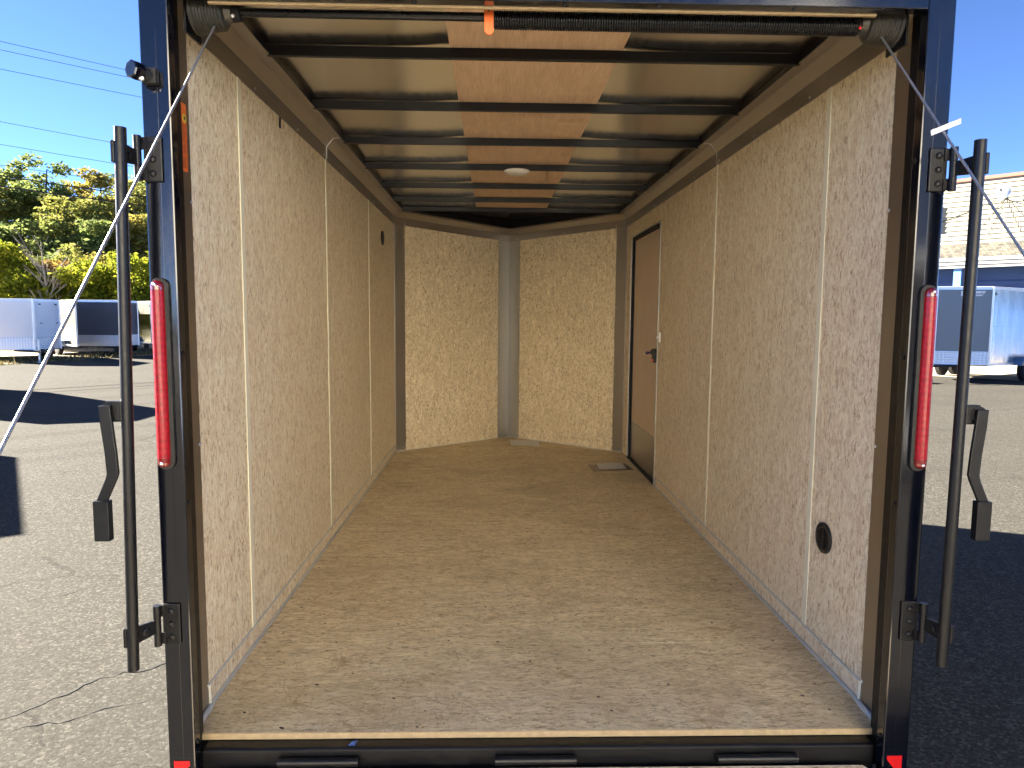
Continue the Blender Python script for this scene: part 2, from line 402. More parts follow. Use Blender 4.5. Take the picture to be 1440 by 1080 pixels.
# offset outline: inset d from the inner wall line
VL = Vector((HW, YN-YC)); VLn = VL.normalized(); NI = Vector((VLn.y, -VLn.x))
def corner(d, s):
    # x = -(HW-d), on V line offset by d (left side), mirrored by s
    x = -(HW-d); p0 = Vector((-HW, YC))+NI*d; t = (x-p0.x)/VLn.x; return (-s*abs(x) if s > 0 else abs(x), p0.y+VLn.y*t)
def tip(d):
    p0 = Vector((-HW, YC))+NI*d; t = (0-p0.x)/VLn.x; return (0, p0.y+VLn.y*t)
def cl(d): return corner(d, 1)
def cr(d): x, y = corner(d, 1); return (-x, y)

# floor sheets
sheets = [(.092, .636), (.6385, 1.886), (1.8885, 3.076)]
for a, b in sheets:
    part('floor_panel', MB().box(-HW, HW, a, b, -.019, 0), M['osb_floor'])
part('floor_panel', MB().prism([(-HW, 3.0785), (HW, 3.0785), (HW, YC), (0, YN), (-HW, YC)], -.019, 0), M['osb_floor'])
part('floor_edge', MB().box(-.985, .985, .0895, .0915, -.0185, -.0005), M['osb_edge'])
part('subfloor', MB().prism([(-HW-.02, .10), (HW+.02, .10), (HW+.02, YC+.02), (0, YN+.05), (-HW-.02, YC+.02)], -.12, -.021), M['blacksteel'])

# side wall lining: panels, base strips, joints
segs = [YB-.05, .631, 1.850, 3.069, YC]
for a, b in zip(segs[:-1], segs[1:]):
    part('wall_panel', MB().box(-HW-.012, -HW, a+.001, b-.001, .074, ZW+.06), M['osb_wall'])
for a, b in zip(segs[:3], segs[1:4]):
    part('wall_panel', MB().box(HW, HW+.012, a+.001, b-.001, .074, ZW+.06), M['osb_wall'])
part('wall_panel', MB().box(HW, HW+.012, 3.07, 4.07, 1.875, ZW+.06), M['osb_wall'])
part('wall_panel', MB().box(HW, HW+.012, 4.072, YC, .074, ZW+.06), M['osb_wall'])
part('base_strip', MB().box(-HW-.012, -HW-.001, YB-.05, YC, 0, .066), M['osb_wall'])
part('base_strip', MB().box(HW+.001, HW+.012, YB-.05, 3.02, 0, .066), M['osb_wall'])
part('base_strip', MB().box(HW+.001, HW+.012, 4.10, YC, 0, .066), M['osb_wall'])
for s in (-1, 1):
    for y in (.631, 1.850, 3.069):
        hw_ = .0155 if y < 1 else .012
        z0 = .074 if not (s > 0 and y > 3) else 1.90
        if s > 0 and y > 3: hw_ = .003
        x0, x1 = sorted((s*(HW-.004), s*(HW-.0005)))
        part('joint_strip', MB().box(x0, x1, y-hw_, y+hw_, z0, ZW-.003), M['cream'], bevel=.0015)
    e = YC if s < 0 else 3.02
    part('sealant_bead', MB().tube([(s*(HW-.001), YB, .070), (s*(HW-.001), e, .070)], .0042, 8), M['sealant'])
    part('sealant_bead', MB().tube([(s*(HW-.010), .10, .003), (s*(HW-.008), YB-.02, .004), (s*(HW-.003), YB+.03, .004), (s*(HW-.002), e, .003)], [.011, .010, .007, .005], 8), M['sealant'])
    part('sealant_bead', MB().tube([(s*(HW-.001), YB+.002, .072), (s*(HW-.002), YB+.004, .004)], .007, 8), M['cream'])

# steel doorway trim (both sides), with screws
def screw_at(p, n, parent=ct, r=.0055):
    p = Vector(p); n = Vector(n)
    return part('screw', MB().lathe([(0, r), (.0015, r), (.0035, r*.6), (.004, .001)], p, n, 10), M['steel'], parent)
for s in (-1, 1):
    x0, x1 = sorted((s*(HW-.003), s*(HW+.010)))
    mb = MB().box(x0, x1, .10, YB, .0, ZW+.10)
    mb.box(*sorted((s*(HW-.003), s*(HW-.018))), .10, .104, 0, ZW+.1)
    t = part('door_trim', mb, M['trim_metal'], bevel=.001)
    for z in (1.995, 1.52, .82, .075): screw_at((s*(HW-.004), YB-.008, z), (-s, 0, 0), t)
    # bright weatherstrip line beside the frame
    part('weatherstrip', MB().box(*sorted((s*.9735, s*.977)), .046, .050, 1.15, 1.985), M['white'])

# cove trims
PR = [(.000, 1.998), (.004, 1.998), (.008, 2.062), (.042, 2.104), (.080, 2.108), (.080, 2.113), (.036, 2.112), (.0, 2.075)]
def cove(pathfn_a, pathfn_b, drop=0.):
    a = [(*pathfn_a(d), z) for d, z in PR]; b = [(*pathfn_b(d), z-drop) for d, z in PR]; n = len(PR)
    mb = MB().add(a+b, [tuple(range(n)), tuple(range(n, 2*n))[::-1]]+[(i, (i+1) % n, n+(i+1) % n, n+i) for i in range(n)])
    return part('cove_trim', mb, M['trim_metal'])
JY = 1.84
for s in (-1, 1):
    side = (lambda y: (lambda d: (s*(HW-d), y)))
    c1 = cove(side(.10), side(JY-.0025))
    c2 = cove(side(JY+.0025), (lambda d: cl(d) if s < 0 else cr(d)))
    # pale cut end at the joint
    part('trim_edge', MB().tube([(s*(HW-.010), JY, 2.000), (s*(HW-.011), JY, 2.060), (s*(HW-.044), JY, 2.1015), (s*(HW-.080), JY, 2.1055)], .0016, 6), M['steel'])
    for y in (.245, .78, 1.33, 1.80): screw_at((s*(HW-.006), y, 2.012), (-s, 0, .05), c1, .005)
    for y in (2.25, 2.75, 3.25, 3.75, 4.2): screw_at((s*(HW-.006), y, 2.012), (-s, 0, .05), c2, .005)
    c3 = cove((lambda d: cl(d) if s < 0 else cr(d)), tip, TD)
    for t_ in (.08, .5, .92):
        q = Vector((-HW, YC))+VL*t_+NI*.006
        screw_at((q.x*(-s), q.y, 2.012-TD*t_), (NI.x*(-s), NI.y, 0), c3, .005)

# nose walls
def vquad(t0, t1, z0, z1, d0, d1, s):
    a, b = Vector((-HW, YC))+VL*t0, Vector((-HW, YC))+VL*t1
    P = []
    for q in (a, b):
        for d in (d0, d1):
            p = q+NI*d
            for z in (z0, z1): P.append((p.x*(-s), p.y, z))
    return MB().add(P, [(0, 1, 3, 2), (4, 6, 7, 5), (0, 4, 5, 1), (2, 3, 7, 6), (0, 2, 6, 4), (1, 5, 7, 3)])
for s in (-1, 1):
    part('nose_panel', vquad(.02, .98, .074, ZW, -.012, 0, s), M['osb_nose'])
    part('base_strip', vquad(.02, .98, 0, .0725, -.012, .001, s), M['osb_nose'])
    f = part('corner_flashing', vquad(.0, .078, .002, ZW, .0015, .004, s), M['corner_metal'])
    for z in (.06, .7, 1.3, 1.9):
        q = Vector((-HW, YC))+VL*.070+NI*.004
        screw_at((q.x*(-s), q.y, z), (NI.x*(-s), NI.y, 0), f, .005)
    part('corner_flashing', MB().box(*sorted((s*(HW-.004), s*(HW-.0012))), YC-.028, YC-.001, .002, ZW), M['corner_metal'])
    f = part('corner_flashing', vquad(.895, .999, .002, ZW-.045, .0015, .004, s), M['corner_metal'])
    for z in (.06, .7, 1.3, 1.9):
        q = Vector((-HW, YC))+VL*.905+NI*.004
        screw_at((q.x*(-s), q.y, z), (NI.x*(-s), NI.y, 0), f, .005)
    part('sealant_bead', MB().tube([((-HW+VL.x*t_+NI.x*.003)*(-s), YC+VL.y*t_+NI.y*.003, .003) for t_ in (.0, 1.)], .004, 6), M['sealant'])

# roof: bows, skin, centre plywood, rails
ZB, ZT = 2.106, 2.143
bows = [.718, 1.335, 1.944, 2.566, 3.183, 3.760, 4.262]
for y in bows:
    part('roof_bow', MB().box(-.945, .945, y, y+.022, ZB, ZT), M['bow'], bevel=.003)
def skin(u, v):
    x = -1.02+u*2.04; y = .10+v*5.4
    lift = .0045*math.exp(-((abs(x)-.30)/.10)**2) if abs(x) > .30 else .0045
    z = ZT+.0035+lift+.002*math.sin(3.1*y+1.7*x)*math.cos(2.3*x+.4)-.0009*math.cos(2*math.pi*(y-.665)/.6)
    hwid = 1.04 if y < YC else max(.02, 1.04*(YN+.05-y)/(YN+.05-YC))
    return (max(-hwid, min(hwid, x)), y, z)
part('roof_skin', MB().grid(skin, 60, 120), M['skin'])
part('centre_plywood', MB().box(-.305, .305, .30, 4.275, ZT+.0005, ZT+.0028), M['luan'])
for s in (-1, 1):
    part('side_rail', MB().box(*sorted((s*.946, s*1.03)), .10, YC+.05, 2.1145, ZT+.0035), M['bow'])
    P = [Vector((-HW, YC))+NI*d for d in (.15, .05)]
    a0, a1 = cl(.095), cl(.02); b0, b1 = tip(.095), tip(.02)
    mb = MB().add([(p[0]*(-s), p[1], z-(TD if p in (b0, b1) and z < 2.13 else 0)) for z in (2.116, ZT+.003) for p in (a0, a1, b1, b0)],
                  [(0, 1, 2, 3), (4, 5, 6, 7), (0, 4, 7, 3), (1, 5, 6, 2), (0, 1, 5, 4), (3, 2, 6, 7)])
    part('nose_rail', mb, M['bow'])
# outer shell
mb = MB().box(-1.045, -1.032, .04, YC, -.15, 2.16)
part('outer_wall', mb, M['frame'])
part('outer_wall', MB().box(1.040, 1.045, .04, 3.03, -.15, 2.16).box(1.040, 1.045, 4.10, YC, -.15, 2.16).box(1.040, 1.045, 3.03, 4.10, 1.9, 2.16).box(1.042, 1.047, 3.03, 4.10, -.15, 1.9), M['frame'])
for s in (-1, 1):
    A = Vector((-1.045, YC)); B = Vector((0, 5.54)); n = Vector(((B-A).y, -(B-A).x)).normalized()
    P = [A, B, B+n*.01, A+n*.01]
    part('nose_skin', MB().prism([(p.x*(-s), p.y) for p in P], -.15, 2.16), M['frame'])
part('outer_roof', MB().prism([(-1.05, .0), (1.05, .0), (1.05, YC), (0, 5.54), (-1.05, YC)], 2.16, 2.185), M['frame'])
for s in (-1, 1):   # running gear below the deck
    fn = part('fender', MB().prism([(1.5, -.30), (1.62, -.12), (3.05, -.12), (3.17, -.30), (3.13, -.30), (3.02, -.15), (1.65, -.15), (1.54, -.30)], *sorted((s*1.047, s*1.27)), axis=0), M['blacksteel'])
    for y in (1.95, 2.75):
        wq = part('wheel', MB().lathe([(0, .22), (.01, .31), (.04, .345), (.16, .345), (.19, .31), (.2, .22)], (s*1.055, y, G+.345), (s, 0, 0), 32), M['rubber'])
        part('rim', MB().lathe([(.05, .215), (.195, .215), (.19, .18), (.15, .16), (.16, .05), (.18, .03)], (s*1.055, y, G+.345), (s, 0, 0), 24), M['steel'], wq)
part('tongue', MB().box(-.05, .05, 5.2, 6.5, -.22, -.12), M['blacksteel'])
part('chassis_rail', MB().box(-.9, -.85, .1, YC, -.25, -.13), M['blacksteel']); part('chassis_rail', MB().box(.85, .9, .1, YC, -.25, -.13), M['blacksteel'])

# side door in the right wall
fr = part('door_frame', MB().box(HW-.006, HW+.03, 3.058, 3.070, 0, 1.885).box(HW-.006, HW+.03, 4.072, 4.084, 0, 1.885).box(HW-.006, HW+.03, 3.070, 4.072, 1.873, 1.885), M['corner_metal'])
part('door_gasket', MB().box(HW+.006, HW+.022, 3.0705, 3.090, .018, 1.845).box(HW+.006, HW+.022, 4.040, 4.0715, .018, 1.845).box(HW+.006, HW+.022, 3.0705, 4.0715, 1.846, 1.8725).box(HW-.004, HW+.022, 3.0705, 4.0715, .001, .017), M['rubber'], fr)
M['door_ply'] = simple('tan_door_laminate', (.64, .50, .37), .5, var=.05, vscale=3)
dr = part('side_door', MB().box(HW+.023, HW+.03, 3.071, 4.071, .017, 1.872), M['door_ply'])
part('kick_plate', MB().box(HW+.0195, HW+.0228, 3.091, 4.039, .018, .33), M['trim_metal'], dr)
lt = part('door_latch', MB().box(HW-.020, HW+.0215, 3.100, 3.165, .885, .985).box(HW-.034, HW-.021, 3.110, 3.150, .945, .978), M['blackmatte'], dr, bevel=.004)
part('latch_lever', MB().box(HW-.026, HW-.0205, 3.108, 3.158, .888, .915), M['red'], dr)
part('key', MB().tube([(HW-.03, 3.165, .957), (HW-.04, 3.21, .952), (HW-.043, 3.26, .946)], [.006, .014, .003], 8), M['purple'], dr)
part('key_ring', MB().tube([(HW-.043, 3.26, .946), (HW-.045, 3.33, .935)], [.003, .004], 6), M['steel'], dr)
sw = part('light_switch', MB().box(HW-.012, HW-.001, 2.985, 3.028, 1.035, 1.105), M['white'], bevel=.003)
part('switch_toggle', MB().box(HW-.022, HW-.0125, 3.000, 3.012, 1.06, 1.08), M['white'], sw)

# round wall vents
def vent(s, y, z, r):
    v = part('wall_vent', MB().lathe([(0, r), (.006, r), (.009, r*.96), (.009, r*.74), (.004, r*.72), (.0035, .001)], (s*HW, y, z), (-s, 0, 0), 40), M['blackmatte'])
    mb = MB(); n = 11
    for i in range(n):
        zz = -r*.66+i*(2*r*.66/(n-1)); h = math.sqrt(max(.0001, (r*.70)**2-zz*zz))
        mb.box(*sorted((s*(HW-.0045), s*(HW-.0085))), y-h, y+h, z+zz-.0017, z+zz+.0014)
    mb.box(*sorted((s*(HW-.0045), s*(HW-.009))), y-.003, y+.003, z-r*.7, z+r*.7)
    part('vent_louvre', mb, M['blackmatte'], v)
vent(1, .510, .441, .054); vent(-1, 3.645, 1.805, .055)
part('wiring_notch', MB().prism([(1.075, 1.955), (1.095, 1.955), (1.098, 1.999), (1.080, 1.999)], -HW+.0005, -HW+.004, axis=0), M['blackmatte'])

# ceiling lamp
cl_ = part('ceiling_lamp', MB().lathe([(0, .078), (.006, .08), (.010, .076)], (-.008, 2.577, ZB-.0005), (0, 0, -1), 28), M['white'])
part('lamp_cover', MB().lathe([(0, .072), (.007, .068), (.013, .045), (.016, .002)], (-.008, 2.577, ZB-.0108), (0, 0, -1), 28), M['domeglass'], cl_)

# rear frame
for s in (-1, 1):
    p = part('rear_post', MB().box(*sorted((s*.960, s*1.032)), 0, .036, -.38, 2.17), M['frame'], bevel=.004)
    part('door_stop', MB().box(*sorted((s*.978, s*1.030)), .037, .099, -.019, 2.12), M['blacksteel'])
    for z in (.025, .70, 1.1, 1.62): part('bolt', MB().lathe([(0, .006), (.003, .006), (.004, .002)], (s*.9598, .018, z), (-s, 0, 0), 10), M['blacksteel'], p)
    part('weld_seam', MB().tube([(s*.992, -.0002, -.3), (s*.992, -.0002, 2.1)], .0006, 6), M['frame'], p)
    rf = part('corner_reflector', MB().prism([(s*.972, -.025), (s*1.015, -.025), (s*1.015, -.14), (s*.990, -.14), (s*.990, -.06), (s*.972, -.036)] if s > 0 else
              [(-1.018, -.022), (-.975, -.022), (-.975, -.036), (-.992, -.05), (-.992, -.14), (-1.018, -.14)], -.0018, -.0003, axis=1), M['red'])
hd = part('rear_header', MB().box(-.9595, .9595, 0.0005, .036, 1.991, 2.16), M['frame'], bevel=.003)
for x in (-.35, .03, .27, .62): part('bolt', MB().lathe([(0, .006), (.003, .005)], (x, .018, 1.991), (0, 0, -1), 10), M['blacksteel'], hd)
part('header_board', MB().box(-.875, .845, .0365, .046, 1.9870, 1.9915), M['osb_edge'])
# sill
part('rear_sill', MB().prism([(.046, -.026), (.052, -.0205), (.089, -.0205), (.089, -.115), (.046, -.115)], -.9595, .9595, axis=0), M['blacksteel'], bevel=.0015)
part('rear_bumper', MB().box(-.9595, .9595, .0, .0455, -.30, -.118), M['frame'])
for x0, x1 in ((-.745, -.520), (-.135, .095), (.500, .730)):
    h = part('ramp_hinge', MB().tube([(x0, .030, -.050), (x1, .030, -.050)], .012, 12), M['blacksteel'])
    part('hinge_leaf', MB().box(x0+.002, x1-.002, .0405, .0455, -.075, -.046), M['blacksteel'], h, bevel=.001)
# ramp door, lowered to the ground
ya, za, yb, zb = .020, -.066, -2.12, -.515
sl_ = math.atan2(zb-za, yb-ya)
def rp(x, t, h):   # t metres down the ramp, h above its surface
    dy, dz = math.cos(sl_), math.sin(sl_)
    return (x, ya+dy*t+dz*h*(1), za+dz*t-dy*h)
RLn = math.hypot(yb-ya, zb-za)
def rbox(x0, x1, t0, t1, h0, h1):
    P = [rp(x, t, h) for x in (x0, x1) for t in (t0, t1) for h in (h0, h1)]
    return MB().add(P, [(0, 1, 3, 2), (4, 6, 7, 5), (0, 4, 5, 1), (2, 3, 7, 6), (0, 2, 6, 4), (1, 5, 7, 3)])
P = [rp(x, t, h) for h in (0, -.045) for x, t in ((-.915, 0), (-.945, .035), (-.945, RLn), (.945, RLn), (.945, .035), (.915, 0))]
mb = MB().add(P, [tuple(range(6)), tuple(range(6, 12))]+[(i, (i+1) % 6, 6+(i+1) % 6, 6+i) for i in range(6)])
rd = part('ramp_door', mb, M['osb_ramp'])
for s in (-1, 1):
    part('ramp_edge', rbox(*sorted((s*.9455, s*.972)), .04, RLn, -.046, .003), M['blacksteel'], rd)
part('ramp_flap', rbox(-.94, .94, RLn+.001, RLn+.28, -.03, -.018), M['blacksteel'], rd)

# torsion spring, rod, drums, cables
part('spring_rod', MB().tube([(-.90, .118, 1.999), (.90, .118, 1.999)], .0115, 14), M['spring'])
pts = []; n = 145
for i in range(n*14+1):
    a = 2*math.pi*i/14; x = -.150+.985*(i/(n*14)); pts.append((x, .118+.0215*math.cos(a), 1.992+.0215*math.sin(a)))
part('torsion_spring', MB().tube(pts, .0033, 5), M['spring'])
part('spring_core', MB().tube([(-.15, .118, 1.992), (.835, .118, 1.992)], .0195, 12), M['rubber'])
part('spring_anchor', MB().prism([(-.176, 2.016), (-.150, 2.016), (-.150, 1.952), (-.155, 1.944), (-.168, 1.944), (-.174, 1.952)], .090, .0955, axis=1), M['orange'], bevel=.001)
part('bolt', MB().lathe([(0, .004), (.002, .003)], (-.163, .0898, 2.006), (0, -1, 0), 10), M['rubber'])
def groove_profile(s):
    p = [(0, .004), (0, .058), (.004, .060), (.007, .057)]
    for i in range(9):
        t = .010+i*.0075; r = .055-.0009*i
        p += [(t, r-.003), (t+.0035, r)]
    p += [(.080, .040), (.083, .030), (.100, .026), (.104, .012)]
    return p
for s in (-1, 1):
    d = part('cable_drum', MB().lathe(groove_profile(s), (s*.940, .118, 2.000), (-s, .0, 0), 40), M['drum'])
    part('drum_hub', MB().lathe([(0, .024), (.018, .022), (.020, .010)], (s*.838, .118, 1.998), (-s, 0, 0), 20), M['rubber'], d)
    part('bearing_plate', MB().box(*sorted((s*.945, s*.950)), .07, .165, 1.93, 2.07), M['blacksteel'], d)
    part('set_screw', MB().lathe([(0, .005), (.008, .004)], (s*.835, .100, 1.983), (-s*.3, -1, -.5), 8), M['steel'] if s < 0 else M['red'], d)
    top = Vector((s*.882, .095, 1.953)); bot = Vector((s*.895, -2.10, -.470))
    if s > 0: top = Vector((.893, .095, 1.957))
    cb = part('lift_cable', MB().tube([top, top.lerp(bot, .5), bot], .0028, 8), M['cable'])
tg = Vector((.8875, -.195, 1.640))
part('cable_tag', MB().add([tg+Vector(q) for q in ((-.022, .002, -.001), (-.020, .002, -.013), (.042, -.006, .013), (.042, -.006, .025), (-.022, .003, -.001), (-.020, .003, -.013), (.042, -.005, .013), (.042, -.005, .025))],
     [(0, 1, 2, 3), (4, 7, 6, 5), (0, 3, 7, 4), (1, 5, 6, 2), (2, 6, 7, 3), (0, 4, 5, 1)]), M['white'])

# warning label on the left trim
lb = part('warning_label', MB().box(-HW+.0032, -HW+.0042, .150, .206, 1.600, 1.785), M['orange'])
part('label_symbol', MB().lathe([(0, .012), (.0006, .012)], (-HW+.0043, .193, 1.745), (1, 0, 0), 20), M['yellow'], lb)
part('label_symbol', MB().lathe([(0, .005), (.0006, .005)], (-HW+.005, .193, 1.745), (1, 0, 0), 12), M['ink'], lb)
mb = MB()
for i in range(22):
    z = 1.725-i*.0055
    if i in (9, 15): continue
    mb.box(-HW+.0043, -HW+.0048,   .160+.002*((i*7) % 3), .202-.003*((i*5) % 4), z, z+.0018)
part('label_print', mb, M['ink'], lb)

# tail lamps: long capsule lens with darker screwed ends
def tail_lamp(s):
    xc = s*1.007; z0, z1 = .800, 1.288; r = .0165
    hs = MB()
    n = 12; out = [(xc+(r+.006)*math.cos(t)+(-s)*.004, z1-r+(r+.006)*math.sin(t)) for t in [math.pi*i/n for i in range(n+1)]] + \
                [(xc+(r+.006)*math.cos(t)+(-s)*.004, z0+r+(r+.006)*math.sin(t)) for t in [math.pi+math.pi*i/n for i in range(n+1)]]
    hs.prism(out, -.009, -.0005, axis=1)
    root = part('tail_lamp', hs, M['blackmatte'], bevel=.001)
    def dome(za_, zb_, mat, name):
        def fn(u, v):
            z = za_+(zb_-za_)*u; t = math.pi*v
            k = 1.
            if z > z1-r: k = math.sqrt(max(0, 1-((z-(z1-r))/r)**2))
            if z < z0+r: k = math.sqrt(max(0, 1-(((z0+r)-z)/r)**2))
            return (xc+r*k*math.cos(t), -.009-.016*k*math.sin(t), z)
        return part(name, MB().grid(fn, max(4, int(abs(zb_-za_)/.004)), 14), mat, root)
    dome(z0+.026, z1-.026, M['redlens'], 'lamp_lens')
    dome(z1-.025, z1, M['darkred'], 'lamp_end'); dome(z0, z0+.025, M['darkred'], 'lamp_end')
    for z in (z0+.013, z1-.013): screw_at((xc, -.0235, z), (0, -1, 0), root, .0045)
tail_lamp(-1); tail_lamp(1)

# small loading lamp on the left post
lp = part('loading_lamp', MB().box(-1.020, -.985, -.022, -.0005, 1.770, 1.808), M['blackmatte'], bevel=.003)
part('lamp_arm', MB().tube([(-1.003, -.010, 1.788), (-1.014, -.026, 1.792), (-1.022, -.036, 1.795)], [.017, .018, .019], 14), M['blackmatte'], lp)
part('lamp_housing', MB().lathe([(0, .012), (.006, .021), (.022, .023), (.032, .022), (.034, .018)], (-1.014, -.026, 1.792), (-.35, -.75, .02), 8), M['frame'], lp)
part('lamp_lens', MB().lathe([(0, .0165), (.003, .013), (.0045, .002)], (-1.0263, -.0524, 1.7927), (-.35, -.75, .02), 18), M['lens'], lp)
part('bolt', MB().lathe([(0, .007), (.006, .006), (.007, .002)], (-1.010, -.040, 1.775), (.1, -1, -.2), 10), M['steel'], lp)

# cam lock bars swung out on their hinges
def lock_bar(s):
    xt, xb = s*1.047, s*1.074
    yr = -.080
    if s > 0: xt, xb = 1.063, 1.056
    def X(z): return xb+(xt-xb)*(z-.285)/1.36
    rod = part('lock_bar', MB().tube([(xb, yr, .282), (xt, yr, 1.648)], .0142, 18), M['blacksteel'], bevel=.0)
    for zc in (1.590, .372):
        hp = part('bar_hinge', MB().box(*sorted((s*.984, s*1.0305)), -.0065, -.0007, zc-.056, zc+.056), M['blacksteel'], rod, bevel=.004)
        xk = s*1.040
        for dz in (-.038, .038):
            part('hinge_knuckle', MB().tube([(xk, -.016, zc+dz-.0175), (xk, -.016, zc+dz+.0175)], .0098, 14).box(*sorted((s*1.020, s*1.040)), -.0105, -.006, zc+dz-.015, zc+dz+.015), M['blacksteel'], rod)
        part('hinge_knuckle', MB().tube([(xk, -.016, zc-.0195), (xk, -.016, zc+.0195)], .0094, 14), M['blacksteel'], rod)
        for dz in (-.036, 0, .036):
            part('hinge_bolt', MB().lathe([(0, .0085), (.003, .0082), (.0055, .005), (.006, .0015)], (s*1.007, -.0066, zc+dz), (0, -1, 0), 14), M['blacksteel'], rod)
        a = Vector((xk, -.018, zc)); b = Vector((X(zc), yr, zc)); d = (b-a).normalized(); nn = Vector((-d.y, d.x, 0))*.0035
        Pp = []
        for q, hh in ((a, .0175), (b, .024)):
            for sg in (-1, 1):
                for zz in (-hh, hh): Pp.append(q+nn*sg+Vector((0, 0, zz)))
        part('hinge_arm', MB().add(Pp, [(0, 1, 3, 2), (4, 6, 7, 5), (0, 4, 5, 1), (2, 3, 7, 6), (0, 2, 6, 4), (1, 5, 7, 3)]), M['blacksteel'], rod, bevel=.001)
        mid = (a+b)/2; part('hinge_bolt', MB().lathe([(-.0075, .011), (.0075, .011), (.009, .006)], mid, nn*-s, 14), M['blacksteel'], rod)
        part('bar_clamp', MB().box(*sorted((X(zc)+s*.010, X(zc)+s*.0185)), yr-.012, yr+.012, zc-.026, zc+.026), M['blacksteel'], rod, bevel=.002)
    # handle: bracket, bent flat bar, grip
    xo = X(.96)
    br = part('handle_bracket', MB().box(*sorted((xo+s*.008, xo+s*.045)), yr-.012, yr+.004, .935, .985).tube([(xo+s*.040, yr-.014, .962), (xo+s*.040, yr+.006, .962)], .020, 16), M['blacksteel'], rod, bevel=.002)
    part('handle_pin', MB().lathe([(0, .009), (.004, .008), (.0055, .003)], (xo+s*.040, yr-.016, .962), (0, -1, 0), 12), M['blacksteel'], rod)
    cen = [(.043, .975, .014), (.040, .93, .015), (.033, .86, .0145), (.030, .805, .0145), (.034, .792, .014), (.060, .735, .0135)]
    L = [(xo+s*(c-h), z) for c, z, h in cen]; Rr = [(xo+s*(c+h), z) for c, z, h in cen][::-1]
    hb = part('handle_bar', MB().prism(L+Rr, yr-.026, yr-.0165, axis=1), M['blacksteel'], rod, bevel=.002)
    part('handle_grip', MB().box(*sorted((xo+s*.041, xo+s*.079)), yr-.032, yr-.010, .634, .737), M['blacksteel'], rod, bevel=.002)
lock_bar(-1); lock_bar(1)

# papers on the floor: things of their own
pz = thing('document_pouch', 'clear plastic pouch holding a white paper on the floor by the side door', 'document pouch', (.8, 3.66, 0))
part('plastic_sleeve', MB().add([(.640, 3.515, .0012), (.970, 3.575, .0012), (.945, 3.825, .0012), (.628, 3.765, .0012), (.640, 3.515, .0022), (.970, 3.575, .0032), (.945, 3.825, .0022), (.628, 3.765, .0032)],
     [(0, 1, 2, 3), (4, 5, 6, 7), (0, 1, 5, 4), (1, 2, 6, 5), (2, 3, 7, 6), (3, 0, 4, 7)]), M['clear'], pz)
part('paper', MB().grid(lambda u, v: (.70+.22*u+.005*v, 3.585+.03*u+.205*v, .0050+.010*math.sin(3.1*u)*v*.6), 8, 6), M['paper'], pz)
o = thing('paper_sheet', 'thin clear-wrapped paper sheet on the floor in the nose of the trailer', 'paper', (.15, 4.78, 0))
part('sheet', MB().grid(lambda u, v: (.02+.27*u, 4.62+.30*v-.04*u, .002+.004*math.sin(4*u+2*v)**2), 8, 8), M['paper'], o)
#MORE
fs = make('foil_scrap', MB().add([(-.556, .060, -.0203), (-.534, .057, -.0190), (-.530, .073, -.0120), (-.548, .074, -.0200), (-.541, .066, -.0100)], [(0, 1, 4), (1, 2, 4), (2, 3, 4), (3, 0, 4), (0, 3, 2, 1)]), simple('blue_foil', (.10, .16, .35), .25, .6), None, uv=False)
tag(fs, 'tiny crumpled scrap of blue foil lying on the black rear sill', 'scrap')
# ---------------------------------------------------------------- enclosed trailers parked in the lot
M['white_skin'] = simple('white_aluminium_skin', (.78, .79, .80), .25, 0, .5, var=.0, vscale=.7)
M['charcoal_skin'] = simple('charcoal_aluminium_skin', (.05, .055, .066), .3, 0, .5, var=.0, vscale=.8)
M['grey_skin'] = simple('grey_aluminium_skin', (.19, .21, .22), .25, 0, .5, var=.0, vscale=.8)
M['cream_skin'] = simple('cream_aluminium_skin', (.25, .235, .18), .3, 0, .5, var=.05)
def gloss_panel(name, col, rough, wob):
    s = NT(name); o = s.coord('Object'); s.set(Base_Color=col, Metallic=1., Roughness=rough)
    s.bump(s.noise(s.map(o, (1.7, 1.7, .7)), 1.6, 3, .5), wob, .05); return s.m
M['mirror_skin'] = gloss_panel('polished_metal_side', (.86, .83, .77), .24, .35)
M['bronze_skin'] = gloss_panel('bronze_reflective_side', (.10, .098, .075), .12, .12)
def tread():
    s = NT('diamond_tread_plate'); o = s.coord('Object')
    v = s.vor(s.map(o, (1, 1, 1)), 14., dims='3D', rnd=.15)
    s.set(Base_Color=(.62, .63, .66), Metallic=1., Roughness=.28)
    s.bump(v.outputs['Distance'], .5, .02); return s.m
M['tread'] = tread()
M['alu'] = simple('bright_aluminium_trim', (.78, .78, .78), .32, .7)
M['bluefender'] = simple('blue_grey_fender_paint', (.10, .20, .36), .22, 0, .6, coat=.5)
M['amber'] = simple('amber_marker_lamp', (.8, .3, .02), .3)

